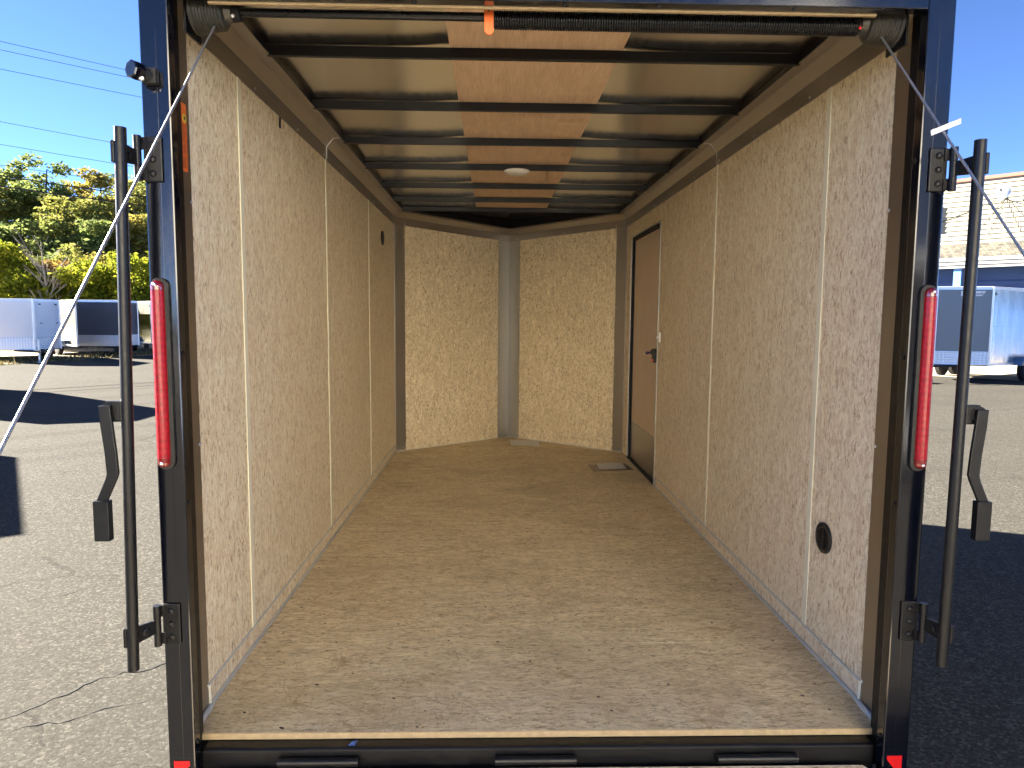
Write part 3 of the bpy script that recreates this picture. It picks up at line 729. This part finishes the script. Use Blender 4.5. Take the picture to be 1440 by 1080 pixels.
def box_trailer(label, heading, nose_xy, hw=1.12, L=4.2, V=1.12, H=2.28, nl='white_skin', nr='white_skin', up_='white_skin', low='white_skin', split=.5,
                fender='alu', door=None, group=None, side_len=None, z0=.42, guard=.50, jack=True, detail=True):
    """local frame: +Y is the travel direction, the nose tip is at the origin"""
    t = thing('enclosed_trailer', label, 'enclosed trailer', (0, 0, 0), group)
    def p(name, mb, mat, par=t, bevel=0.): return make(name, mb, M[mat] if isinstance(mat, str) else mat, par, bevel, uv=False)
    yb = -V; ye = -V-L
    def plate(x0, y0, x1, y1, za, zb, th, off=0.):
        a = Vector((x0, y0)); b = Vector((x1, y1)); d = (b-a).normalized(); n = Vector((d.y, -d.x))
        P = [a+n*off, b+n*off, b+n*(off+th), a+n*(off+th)]
        return MB().prism([(q.x, q.y) for q in P], za, zb)
    core = MB().prism([(-hw+.01, ye+.01), (hw-.01, ye+.01), (hw-.01, yb), (0, -.015), (-hw+.01, yb)], z0, H-.02)
    p('body', core, 'blackmatte')
    # sides: outward normal left is -x
    for s, in ((-1,), (1,)):
        a, b = ((-hw, ye), (-hw, yb)) if s < 0 else ((hw, yb), (hw, ye))
        zs = z0+(H-z0)*split
        p('upper_side_panel', plate(*b, *a, zs, H-.05, .010), up_)
        p('lower_side_panel', plate(*b, *a, z0+.04, zs-.004, .010), low)
        nz = nl if s > 0 else nr       # seen from the front, the trailer's +x side is on the viewer's left
        a2, b2 = ((hw, yb), (0, 0)) if s > 0 else ((0, 0), (-hw, yb))
        p('nose_panel', plate(*a2, *b2, guard+z0, H-.05, .010), nz)
        p('stone_guard', plate(*a2, *b2, z0+.03, guard+z0-.003, .012), 'tread')
        p('corner_post', MB().tube([(s*(hw+.004), yb, z0), (s*(hw+.004), yb, H-.01)], .035, 8), 'alu')
        p('lower_rail', MB().box(*sorted((s*(hw-.02), s*(hw+.02))), ye, yb, z0, z0+.07), 'alu')
        p('upper_rail', MB().box(*sorted((s*(hw-.03), s*(hw+.018))), ye, yb, H-.08, H-.005), 'alu')
        p('upper_rail', plate(*a2, *b2, H-.08, H-.006, .03, -.012), 'alu')
        yw = ye+L*.46
        for k, dy in enumerate((-.42, .42)):
            n = 9; arc = [(yw+dy+.47*math.cos(math.pi*i/n), z0-.02+.30*math.sin(math.pi*i/n)) for i in range(n+1)]
            inn = [(yw+dy+.43*math.cos(math.pi*i/n), z0-.02+.26*math.sin(math.pi*i/n)) for i in range(n, -1, -1)]
            p('fender', MB().prism(arc+inn, *sorted((s*(hw+.012), s*(hw+.25))), axis=0), fender)
            wq = p('wheel', MB().lathe([(0, .19), (.02, .30), (.05, .34), (.17, .34), (.2, .30), (.21, .2)], (s*(hw+.02), yw+dy, .34), (s, 0, 0), 24), 'rubber')
            rm = p('rim', MB().lathe([(.06, .20), (.205, .20), (.20, .17), (.14, .15), (.15, .05), (.18, .03)], (s*(hw+.02), yw+dy, .34), (s, 0, 0), 10), 'steel', wq)
        lamp = p('marker_lamp', MB().lathe([(0, .035), (.02, .028), (.024, .005)], (s*(hw+.012), yb-.12, H-.20), (s, 0, 0), 12), 'blackmatte')
    p('nose_post', MB().tube([(0, -.005, z0), (0, -.005, H-.01)], .045, 8), 'alu')
    p('roof', MB().prism([(-hw-.01, ye), (hw+.01, ye), (hw+.01, yb), (0, .02), (-hw-.01, yb)], H-.018, H+.012), 'white_skin', bevel=.02)
    p('rear_wall', MB().box(-hw, hw, ye-.02, ye+.005, z0, H-.01), up_)
    p('tongue', MB().tube([(-.5, -.55, z0+.0), (0, .62, z0-.02)], .04, 6).tube([(.5, -.55, z0+.0), (0, .62, z0-.02)], .04, 6), 'blacksteel')
    p('coupler', MB().box(-.05, .05, .60, .78, z0-.04, z0+.06).tube([(0, .74, z0-.02), (0, .74, z0+.10)], .045, 8), 'blacksteel', bevel=.01)
    if jack:
        j = p('jack', MB().tube([(0, .42, .06), (0, .42, z0+.42)], .032, 10), 'alu')
        p('jack_foot', MB().box(-.10, .10, .32, .52, .0, .03), 'alu', j); p('jack_crank', MB().tube([(0, .42, z0+.38), (.14, .42, z0+.38), (.14, .42, z0+.48)], .012, 6), 'alu', j)
    if door:   # man door / front ramp door on the viewer's right nose panel, with hinges and cam handles
        a, b = Vector((0, 0)), Vector((-hw, yb)); d = (b-a).normalized(); n = Vector((-d.y, d.x))*-1
        n = Vector((d.y, -d.x))
        def on(t_, off): q = a+d*t_+n*off; return q
        ln = (b-a).length
        q0, q1 = on(.12, .012), on(ln-.08, .012)
        dp = p('nose_door', plate(q0.x, q0.y, q1.x, q1.y, z0+guard+.01, H-.13, .012), door)
        for t_ in (.35, ln-.3):
            q = on(t_, .03); k = p('door_handle', MB().tube([(q.x, q.y, z0+1.02), (q.x+d.x*.12, q.y+d.y*.12, z0+1.02)], .016, 6), 'blacksteel', dp)
            q = on(t_, .03); p('door_hinge', MB().box(q.x-.04, q.x+.04, q.y-.04, q.y+.04, H-.20, H-.16), 'blacksteel', dp)
        q = on(.06, .03); p('cam_bar', MB().tube([(q.x, q.y, z0+.15), (q.x, q.y, H-.15)], .014, 6), 'alu', dp)
    # place it
    ang = math.atan2(heading[1], heading[0])-math.pi/2
    t.location = (nose_xy[0], nose_xy[1], G); t.rotation_euler = (0, 0, ang)
    return t
HD = (.75, -.66)
gA = 'enclosed trailers parked in a row on the verge'
box_trailer('white V-nose enclosed trailer at the left edge, first of the parked row', HD, (-17.15, 24.35), hw=1.22, V=1.25, H=2.33, door='white_skin', group=gA)
box_trailer('charcoal V-nose trailer with cream and bronze sides, between the white one and the post', HD, (-15.95, 28.0), hw=1.22, V=1.25, H=2.38, nl='charcoal_skin', nr='charcoal_skin', up_='cream_skin', low='bronze_skin', split=.70, door='charcoal_skin', group=gA)
box_trailer('far grey trailer with cream upper side, half hidden behind the left post', HD, (-14.7, 31.8), hw=1.22, V=1.25, H=2.42, nl='grey_skin', nr='grey_skin', up_='cream_skin', low='bronze_skin', split=.70, door='grey_skin', group=gA)
t4 = box_trailer('grey nosed trailer with polished mirror side, parked by the blue and cream building', (-.852, -.524), (12.63, 18.03), hw=1.04, V=1.0, L=4.6, H=2.76, nl='cream_skin', nr='grey_skin', up_='mirror_skin', low='mirror_skin', fender='bluefender', z0=.5, guard=.42)
# the small name plate with the dark script on the grey nose panel
a, b = Vector((0, 0)), Vector((-1.04, -1.0)); d = (b-a).normalized(); n_ = Vector((d.y, -d.x))
def npt(t_, z, o_=.016):
    q = a+d*t_+n_*o_; return (q.x, q.y, z)
def npl(poly, o0, o1):
    k = len(poly); v = [npt(t_, z, o0) for t_, z in poly]+[npt(t_, z, o1) for t_, z in poly]
    return MB().add(v, [tuple(range(k)), tuple(range(k, 2*k))[::-1]]+[(i, (i+1) % k, k+(i+1) % k, k+i) for i in range(k)])
def tpart(name, mb, mat, par): 
    o = make(name, mb, mat, None, uv=False); o.parent = par; return o
pl = tpart('name_plate', npl([(.62, 2.50), (1.16, 2.50), (1.25, 2.64), (.62, 2.64)], .012, .018), M['white'], t4)
fc = bpy.data.curves.new('plate_text', 'FONT'); fc.body = 'SouthRock'; fc.size = .12; fc.extrude = .002
fo = bpy.data.objects.new('plate_lettering', fc); C.objects.link(fo); fc.materials.append(M['ink'])
ex = Vector((d.x, d.y, 0)); nz_ = Vector((n_.x, n_.y, 0)); ez = Vector((0, 0, 1))
if ex.cross(ez).dot(nz_) < 0: ex = ex
nm = bpy.data.meshes.new_from_object(fo); bpy.data.objects.remove(fo); fo = bpy.data.objects.new('plate_lettering', nm); C.objects.link(fo)
mt = Matrix((ex, ez, ex.cross(ez))).transposed().to_4x4(); mt.translation = Vector(npt(.66, 2.53, .021)); fo.matrix_local = mt; fo.parent = t4
# wooden block under its jack
bl = make('wood_block', MB().box(-.3, .3, -.12, .12, 0, .10).box(-.25, .25, -.1, .1, .102, .17), simple('weathered_plank', (.30, .21, .12), .8, var=.3, vscale=20), None, .01, uv=False)
bl.location = (12.2, 17.7, G); bl.rotation_euler = (0, 0, .6); tag(bl, 'pale wooden block on the ground in front of the mirror sided trailer', 'wood block')

# two trailers parked out of frame to the left; their shadows fall across the lot
def roof_from(sx, sy, h): return (sx+SH.x*h/math.tan(SUN_EL), sy+SH.y*h/math.tan(SUN_EL))
g2 = 'enclosed trailers parked beyond the left edge of the view'
H5 = 2.45
x_, y_ = roof_from(-6.15, 9.9, H5)
box_trailer('charcoal enclosed trailer out of view, casting the farther shadow on the lot', (.81, -.58), (x_, y_), hw=1.05, V=.75, L=5.2, H=H5, nl='charcoal_skin', nr='charcoal_skin', up_='charcoal_skin', low='charcoal_skin', group=g2)
c1 = roof_from(-6.3, 7.15, H5); c2 = roof_from(-3.95, 3.75, H5)
dd = Vector((c1[0]-c2[0], c1[1]-c2[1])).normalized(); pn = Vector((-dd.y, dd.x))
box_trailer('white enclosed trailer out of view, casting the nearer shadow on the lot', tuple(dd), tuple(Vector(c2)+dd*4.3+pn*1.10), hw=1.1, V=.6, L=3.7, H=H5, group=g2)

M['darkener_skin'] = simple('reflection_darkener_black', (.008, .008, .01), .4, 0, .3)  # for an unseen trailer added only to darken reflections in the rear frame
for (tx, ty, hd_, lab) in ((4.9, -2.6, (-.25, .97), 'black trailer added out of view behind the camera on the right to darken the rear frame reflections'),):
    box_trailer(lab, hd_, (tx, ty), hw=1.1, V=1.0, L=4.4, H=2.5, nl='darkener_skin', nr='darkener_skin', up_='darkener_skin', low='darkener_skin')

# ---------------------------------------------------------------- cream and blue building on the right
M['siding'] = simple('cream_clapboard', (.27, .25, .185), .6, var=.07, vscale=.6)
M['bluewall'] = simple('blue_painted_wall', (.022, .06, .19), .5, var=.15, vscale=.8)
M['bluedoor'] = simple('blue_overhead_door', (.03, .085, .26), .4, var=.1, vscale=.8)
M['bluetrim'] = simple('light_blue_trim', (.11, .25, .50), .4, var=.08)
M['rust'] = simple('red_brown_coping', (.26, .10, .07), .6, var=.2)
M['fascia'] = simple('white_fascia', (.30, .30, .29), .5, var=.06)
def shingles():
    s = NT('mottled_shingle_band'); o = s.coord('Object')
    br = s.n('TexBrick'); s.l(s.map(o, (1, 1, 1)), br.inputs['Vector'])
    sx = s.n('SeparateXYZ'); s.l(o, sx.inputs[0]); cb = s.n('CombineXYZ'); s.l(sx.outputs[0], cb.inputs[0]); s.l(sx.outputs[2], cb.inputs[1])
    s.l(cb.outputs[0], br.inputs['Vector']); br.inputs['Scale'].default_value = 1.; br.inputs['Brick Width'].default_value = .17; br.inputs['Row Height'].default_value = .085
    br.inputs['Mortar Size'].default_value = .012; br.inputs['Color1'].default_value = (.16, .14, .10, 1); br.inputs['Color2'].default_value = (.03, .028, .024, 1); br.inputs['Mortar'].default_value = (.025, .022, .02, 1)
    s.l(br.outputs[0], s.b.inputs['Base Color']); s.set(Roughness=.9); s.bump(br.outputs['Fac'], -.5, .02); return s.m
M['shingle'] = shingles()
bd = thing('commercial_building', 'two-storey building with cream clapboard upper wall and dark blue garage doors below', 'building', (22.55, 30.0, G))
# local frame: +X along the facade (towards the camera side, right), -Y outwards
def bp(name, mb, mat, par=bd, bevel=0.): return make(name, mb, M[mat], par, bevel, uv=False)
bdl = bd.location.copy(); bd.location = (0, 0, 0)
X0, X1 = -20, 18; HB = 8.35
bp('wall', MB().box(X0, X1, .0, 14, 0, HB-.1), 'bluewall')
mb = MB()
z = 5.35
while z < HB-.12:
    mb.add([(X0, -.012, z+.225), (X1, -.012, z+.225), (X1, -.058, z), (X0, -.058, z), (X0, -.002, z), (X1, -.002, z)], [(0, 1, 2, 3), (3, 2, 5, 4)]); z += .225
bp('clapboard_siding', mb, 'siding')
bp('roof_coping', MB().box(X0-.1, X1+.1, -.12, .2, HB-.09, HB+.06), 'rust')
bp('shingle_band', MB().prism([(-.05, 5.40), (-1.60, 4.66), (-1.60, 4.60), (-.05, 4.60)], X0, X1, axis=0), 'shingle')
mb = MB()
for i, (z0_, z1_) in enumerate(((4.48, 4.64), (4.32, 4.465), (4.18, 4.305))): mb.box(X0, X1, -1.64+.05*i, -1.45, z0_, z1_)
bp('awning_fascia', mb, 'fascia')
bp('soffit', MB().box(X0, X1, -1.46, -.02, 4.40, 4.47), 'bluewall')
for k in range(8):
    xa = -18.6+k*4.6
    dfr = bp('garage_door', MB().box(xa, xa+3.6, -.03, -.005, .05, 3.35), 'bluedoor')
    mb = MB()
    for r_ in range(5):
        for c_ in range(4): mb.box(xa+.1+c_*.88, xa+.86+c_*.88, -.05, -.031, .15+r_*.65, .70+r_*.65)
    bp('door_sections', mb, 'bluedoor', dfr, .01)
    bp('pilaster', MB().box(xa+3.85, xa+4.15, -1.42, -1.18, 0, 4.39), 'bluetrim')
    bp('door_header', MB().box(xa-.1, xa+3.7, -.08, -.005, 3.40, 3.62), 'bluewall')
ac = bp('window_unit', MB().box(-2.95, -2.35, -.34, -.045, 6.25, 7.45), 'fascia', bevel=.02)
bp('unit_grille', MB().box(-2.88, -2.42, -.355, -.341, 6.35, 7.35), 'bluetrim', ac)
bd.rotation_euler = (0, 0, math.atan2(-.73, .68)); bd.location = bdl
# satellite dish with its cables
ds = thing('satellite_dish', 'small satellite dish with loose cables on the cream clapboard wall', 'satellite dish', (0, 0, 0))
bp('dish', MB().grid(lambda u, v: (.30*u*math.cos(2*math.pi*v), -.62+.10*u*u+.10*u*math.sin(2*math.pi*v), .34*u*math.sin(2*math.pi*v)), 6, 20), 'alu', ds)
bp('bracket', MB().tube([(0, -.045, -.25), (0, -.35, -.2), (0, -.55, 0)], .025, 8).tube([(0, -.55, -.2), (.0, -.95, .02)], .012, 6), 'blacksteel', ds)
bp('feed_horn', MB().tube([(0, -.92, 0), (0, -1.02, .03)], .05, 8), 'blacksteel', ds)
mb = MB()
for x1_, z1_ in ((-1.3, -2.0), (-.6, -1.9), (.7, -1.8), (1.5, -1.9), (-2.6, -1.1), (-3.4, -1.4)):
    mb.tube([(0, -.06, -.15), (x1_*.45, -.06, z1_*.5-.05), (x1_, -.06, z1_)], .009, 5)
bp('coax_cable', mb, 'blacksteel', ds)
ds.rotation_euler = bd.rotation_euler
fx = Vector((.68, -.73, 0)); ds.location = bdl+fx*.55+Vector((0, 0, 7.55))

# unseen pale building added behind the camera, turned sunward to bounce light into the trailer
M['bounce_building'] = simple('pale_bounce_siding', (.84, .80, .71), .7, var=.04, vscale=.5)
wk = thing('bounce_building', 'pale ribbed building added out of view behind the camera to bounce sunlight into the open trailer', 'building')
bp('wall', MB().box(-11.9, 6.1, -9, -.02, 0, 5.7), 'bounce_building', wk)
mb = MB(); x = -11.9
while x < 5.8: mb.box(x, x+.26, -.02, .015, 0.02, 5.68); x += .40
bp('siding_ribs', mb, 'bounce_building', wk)
bp('roof_edge', MB().box(-12, 6.2, -9.1, .15, 5.7, 5.82), 'fascia', wk)
bp('garage_door', MB().box(-4.9, -2.1, .016, .05, .0, 3.2), 'fascia', wk)
bp('entrance_door', MB().box(3.6, 4.5, .016, .05, .0, 2.1), 'bluedoor', wk)
wk.location = (-.3, -11.5, G); wk.rotation_euler = (0, 0, R(43))

# ---------------------------------------------------------------- trees
def leafmat(name, cols, trans=.45):
    s = NT(name); g = s.n('NewGeometry'); o = s.coord('Object')
    nz = s.noise(o, .55, 3); rnd = g.outputs['Random Per Island']
    f = s.math('ADD', s.math('MULTIPLY', rnd, .6), s.math('MULTIPLY', nz, .5))
    c = s.ramp(f, [(.15+.7*i/(len(cols)-1), q) for i, q in enumerate(cols)])
    s.l(c, s.b.inputs['Base Color']); s.set(Roughness=.85); s.b.inputs['Specular IOR Level'].default_value = .06
    tr = s.n('BsdfTranslucent'); s.l(c, tr.inputs['Color'])
    mx = s.n('MixShader'); mx.inputs[0].default_value = trans
    out = [n for n in s.t.nodes if n.type == 'OUTPUT_MATERIAL'][0]
    s.l(s.b.outputs[0], mx.inputs[1]); s.l(tr.outputs[0], mx.inputs[2]); s.l(mx.outputs[0], out.inputs[0]); return s.m
LM = {'dark': leafmat('dark_green_leaves', [(.07, .10, .03), (.14, .18, .05), (.22, .25, .08)], .5),
      'olive': leafmat('olive_autumn_leaves', [(.10, .125, .03), (.20, .21, .05), (.31, .28, .075)]),
      'gold': leafmat('gold_tinged_leaves', [(.12, .13, .03), (.26, .23, .05), (.38, .30, .08)]),
      'lime': leafmat('yellow_green_leaves', [(.08, .11, .012), (.18, .21, .018), (.28, .27, .025)], .55),
      'rust': leafmat('rusty_leaves', [(.10, .06, .02), (.22, .12, .03), (.26, .19, .05)], .5)}
M['bark'] = simple('grey_brown_bark', (.06, .048, .036), .9, var=.35, vscale=6, bump=.5)
M['deadbark'] = simple('pale_dead_bark', (.20, .18, .155), .85, var=.25, vscale=6)
def tree(label, x, y, h, w_, kind, base=0., crown0=.25, n=5200, leaf=.17, seed=0, group=None, cat='tree', name='broadleaf_tree', bare=False, lobes=9):
    rg = random.Random(seed); nr_ = np.random.RandomState(seed)
    t = thing(name, label, cat, (0, 0, 0), group)
    mb = MB(); r0 = .016*h+.05
    lean = (rg.uniform(-.04, .04)*h, rg.uniform(-.04, .04)*h)
    P = [(lean[0]*k*k, lean[1]*k*k, h*.92*k) for k in (0, .2, .4, .6, .8, 1)]
    mb.tube([(a+rg.uniform(-.05, .05), b+rg.uniform(-.05, .05), c) for a, b, c in P], [r0*(1-.85*k) for k in (0, .2, .4, .6, .8, 1)], 7)
    ends = []
    nb = 24 if bare else 15
    for i in range(nb):
        k = rg.uniform(max(.12, crown0*.8), .88); a = rg.uniform(0, 6.28); L = w_*.5*rg.uniform(.6, 1.05)*(1.1-.55*k)
        if bare: L = w_*.5*rg.uniform(.5, 1)
        s0 = Vector((lean[0]*k*k, lean[1]*k*k, h*.92*k)); rise = rg.uniform(.35, .9) if not bare else rg.uniform(.9, 1.7)
        m_ = s0+Vector((math.cos(a)*L*.5, math.sin(a)*L*.5, L*rise*.45)); e = s0+Vector((math.cos(a)*L, math.sin(a)*L, L*rise*.8))
        rb = r0*(1-.85*k)*.5
        mb.tube([s0, m_, e], [rb, rb*.6, .012], 5); ends.append(e)
        for q in range(3 if bare else 2):
            a2 = a+rg.uniform(-.9, .9); L2 = L*.55
            e2 = m_+Vector((math.cos(a2)*L2, math.sin(a2)*L2, L2*rise)); mb.tube([m_, (m_+e2)/2+Vector((0, 0, .05)), e2], [rb*.45, rb*.3, .008], 4); ends.append(e2)
    tk = make('trunk', mb, M['deadbark'] if bare else M['bark'], t, uv=False, normals=False)
    if not bare:
        cs = []
        for i in range(lobes):
            k = rg.uniform(crown0, .97); prof = math.sin(math.pi*min(1, max(.05, (k-crown0*.7)/(1.02-crown0*.7))))**.6
            a = rg.uniform(0, 6.28); rr = w_*.5*prof*rg.uniform(.25, .8)
            cs.append((rr*math.cos(a)+lean[0], rr*math.sin(a)+lean[1], h*k, w_*rg.uniform(.13, .24)))
        cs += [(lean[0]*.8+rg.uniform(-.25, .25)*w_, lean[1]*.8, h*kk, w_*.15) for kk in (.86, .92, .97)]
        cs += [(e.x, e.y, e.z, w_*rg.uniform(.09, .17)) for e in ends]
        cs = np.array(cs); pr = cs[:, 3]**2; idx = nr_.choice(len(cs), n, p=pr/pr.sum())
        d = nr_.normal(size=(n, 3)); d /= np.linalg.norm(d, axis=1)[:, None]
        rad = cs[idx, 3]*(.35+.65*nr_.rand(n)**.5); c = cs[idx, :3]+d*rad[:, None]*np.array([1, 1, .62])
        # sprays: leaves gather in small clusters
        c += nr_.normal(scale=.05*w_/3, size=(n, 3))
        c = c[(c[:, 2] > .25) & (c[:, 2] < h*1.04)]; n = len(c)
        a = nr_.normal(size=(n, 3)); a[:, 2] *= .5; a /= np.linalg.norm(a, axis=1)[:, None]
        b = np.cross(a, nr_.normal(size=(n, 3))); b /= np.linalg.norm(b, axis=1)[:, None]
        sz = leaf*(.55+.9*nr_.rand(n))[:, None]
        v = np.stack([c-a*sz, c-b*sz*.45, c+a*sz, c+b*sz*.45], 1).reshape(-1, 3)
        me = bpy.data.meshes.new('crown'); me.from_pydata(v.tolist(), [], [(4*i, 4*i+1, 4*i+2, 4*i+3) for i in range(n)]); me.materials.append(LM[kind])
        o = bpy.data.objects.new('crown', me); C.objects.link(o); o.parent = t
    t.location = (x, y, G+base); return t
gT = 'tall trees on the hillside behind the parked trailers'; gB = 'bright shrubby trees just behind the parked trailers'
def at(u, dist): q = ray(u, 445); q = q*(dist/q.y); return CAM.x+q.x, CAM.y+q.y
# (photo column, distance, top height, crown width, kind, label)
tall = [(-38, 52, 11.5, 6.5, 'olive', 'olive tree on the hillside cut by the left edge'),
        (8, 54, 11.6, 5.6, 'olive', 'thin topped olive tree on the hillside at far left'),
        (34, 58, 12.6, 4.6, 'dark', 'tall dark slender tree standing left of the highest one'),
        (66, 55, 12.9, 5.2, 'dark', 'highest dark green tree on the hillside skyline'),
        (92, 50, 9.6, 6.0, 'olive', 'olive tree in front of the gap in the skyline'),
        (122, 56, 11.4, 6.0, 'gold', 'broad golden topped tree on the hillside skyline'),
        (148, 57, 12.0, 5.5, 'gold', 'golden tree directly behind the locking bar'),
        (172, 60, 11.9, 5.0, 'dark', 'dark tree just right of the locking bar'),
        (203, 54, 11.0, 6.5, 'olive', 'olive green tree against the left post of the trailer'),
        (232, 58, 11.5, 6.0, 'dark', 'dark tree mostly hidden by the left post'),
        (40, 49, 7.6, 6.0, 'dark', 'low dark tree under the skyline trees at far left'),
        (118, 48, 7.4, 5.5, 'dark', 'low dark tree under the golden trees'),
        (190, 50, 8.2, 5.5, 'gold', 'yellowish tree behind the shrubs near the post')]
for i, (u, d_, z_, w_, kd, lab) in enumerate(tall):
    x, y = at(u, d_); tree(lab, x, y, z_-.9, w_, kd, base=1.2+max(0, (d_-50)*.12), crown0=.2, n=8000, leaf=.17, seed=20+i, group=gT, lobes=10)
low = [(-22, 38, 5.6, 4.6, 'lime', 'yellow green bushy tree cut by the left edge'),
       (14, 39, 5.3, 4.2, 'lime', 'bright lime bushy tree above the white trailer'),
       (52, 37, 3.9, 3.6, 'lime', 'low lime bush above the gap between two trailers'),
       (84, 40, 4.6, 3.6, 'rust', 'orange tinged bushy tree beside the bare grey one'),
       (108, 37.5, 4.2, 3.8, 'lime', 'yellow green bush above the charcoal trailer'),
       (138, 38, 4.5, 3.6, 'lime', 'lime bush crossed by the lifting cable'),
       (176, 39, 4.3, 3.8, 'lime', 'lime bush beside the locking bar, above the far trailer'),
       (205, 38, 5.0, 3.8, 'lime', 'lime bush against the left post'),
       (150, 44, 5.4, 4.5, 'gold', 'yellowish bushy tree half way up behind the lime bushes'),
       (100, 45, 6.0, 4.8, 'olive', 'olive bushy tree half way up behind the orange tinged one')]
for i, (u, d_, z_, w_, kd, lab) in enumerate(low):
    x, y = at(u, d_); tree(lab, x, y, z_, w_, kd, base=0, crown0=.12, n=5200, leaf=.125, seed=50+i, group=gB, name='bushy_tree', lobes=10)
x, y = at(70, 36.5); tree('bare pale grey tree without leaves above the gap between trailers', x, y, 5.6, 2.6, 'lime', seed=91, name='bare_tree', bare=True)

# small grey roofed shed among the bushes
x, y = at(14, 41)
sh = thing('shed', 'small dark roofed shed showing between the bushes at far left', 'shed')
bp('wall', MB().box(-1.8, 1.8, -1.2, 1.2, 0, 2.5), 'fascia', sh)
bp('roof', MB().prism([(-1.5, 2.45), (0, 3.3), (1.5, 2.45), (1.5, 2.55), (0, 3.42), (-1.5, 2.55)], -2.1, 2.1, axis=0), 'charcoal_skin', sh)
bp('window', MB().box(.4, 1.1, -1.23, -1.19, 1.2, 1.9), 'blackmatte', sh)
sh.location = (x, y, G+.3); sh.rotation_euler = (0, 0, .5)

# ---------------------------------------------------------------- utility poles and wires
PL, PR_ = (-34., 10.5), (0., 42.)
def pole(xy, h, label):
    t = thing('utility_pole', label, 'utility pole', (0, 0, 0), 'wooden utility poles carrying the wires')
    bp('shaft', MB().tube([(0, 0, 0), (0, 0, h)], [.16, .11], 12), 'bark', t)
    bp('crossarm', MB().box(-1.2, 1.2, -.06, .06, h-1.3, h-1.15), 'bark', t)
    for x in (-1.05, -.5, .5, 1.05): bp('insulator', MB().lathe([(0, .04), (.06, .06), (.12, .03)], (x, 0, h-1.15), (0, 0, 1), 10), 'deadbark', t)
    t.location = (xy[0], xy[1], G); t.rotation_euler = (0, 0, math.atan2(PR_[1]-PL[1], PR_[0]-PL[0])+math.pi/2)
pole(PL, 13.5, 'wooden pole beyond the left edge, near end of the wires'); pole(PR_, 12.5, 'wooden pole hidden behind the trailer, far end of the wires')
wires = [((0, 58), (185, 100), .010, 'topmost thin wire crossing the left sky'), ((0, 70), (197, 112), .010, 'second thin wire from the top of the left sky'),
         ((0, 97), (200, 137), .010, 'third thin wire, level with the loading lamp'), ((0, 171), (150, 199), .009, 'thin wire that meets the top of the locking bar'),
         ((0, 203), (150, 228), .009, 'thin wire just under the top of the locking bar'), ((0, 232), (110, 248), .009, 'thin wire just above the treetops'),
         ((0, 247), (155, 270), .022, 'upper thick black cable crossing in front of the trees'), ((0, 262), (155, 283), .026, 'lower thick black cable crossing in front of the trees')]
for (a_, b_, r_, lab) in wires:
    A, B = on_line(*a_, PL, PR_), on_line(*b_, PL, PR_)
    kx = (B.z-A.z)/(B.x-A.x); kx2 = (B.y-A.y)/(B.x-A.x)
    pts = []
    for i in range(25):
        x = PL[0]+(PR_[0]-PL[0])*i/24
        pts.append((x, A.y+kx2*(x-A.x), A.z+kx*(x-A.x)+.0012*(x-A.x)*(x-B.x)))
    o = make('overhead_wire', MB().tube(pts, r_, 5), M['blacksteel'], None, uv=False)
    tag(o, lab, 'wire', 'wires strung between the utility poles')

# dry weeds along the verge: nobody could count them
rg = np.random.RandomState(3); v = []; f = []
for i in range(5200):
    t_ = rg.rand(); x0, y0 = -17.9+5.6*t_, 21.8+20*t_
    x = x0-abs(rg.normal())*1.2+.7*rg.rand(); y = y0+rg.normal()*.6
    h = .05+.13*rg.rand()**2+(.45*rg.rand() if rg.rand() < .02 else 0); a = rg.rand()*6.28; w_ = .012+.02*rg.rand(); dx, dy = rg.normal(size=2)*.06
    k = len(v); v += [(x-w_*math.cos(a), y-w_*math.sin(a), G), (x+w_*math.cos(a), y+w_*math.sin(a), G), (x+dx, y+dy, G+h)]; f.append((k, k+1, k+2))
me = bpy.data.meshes.new('dry_grass'); me.from_pydata(v, [], f); me.materials.append(leafmat('dry_weeds', [(.06, .06, .02), (.16, .13, .06), (.22, .18, .09)], .3))
o = bpy.data.objects.new('dry_grass', me); C.objects.link(o); struct(o, 'stuff'); o['label'] = 'dry weeds along the verge under the parked trailers'
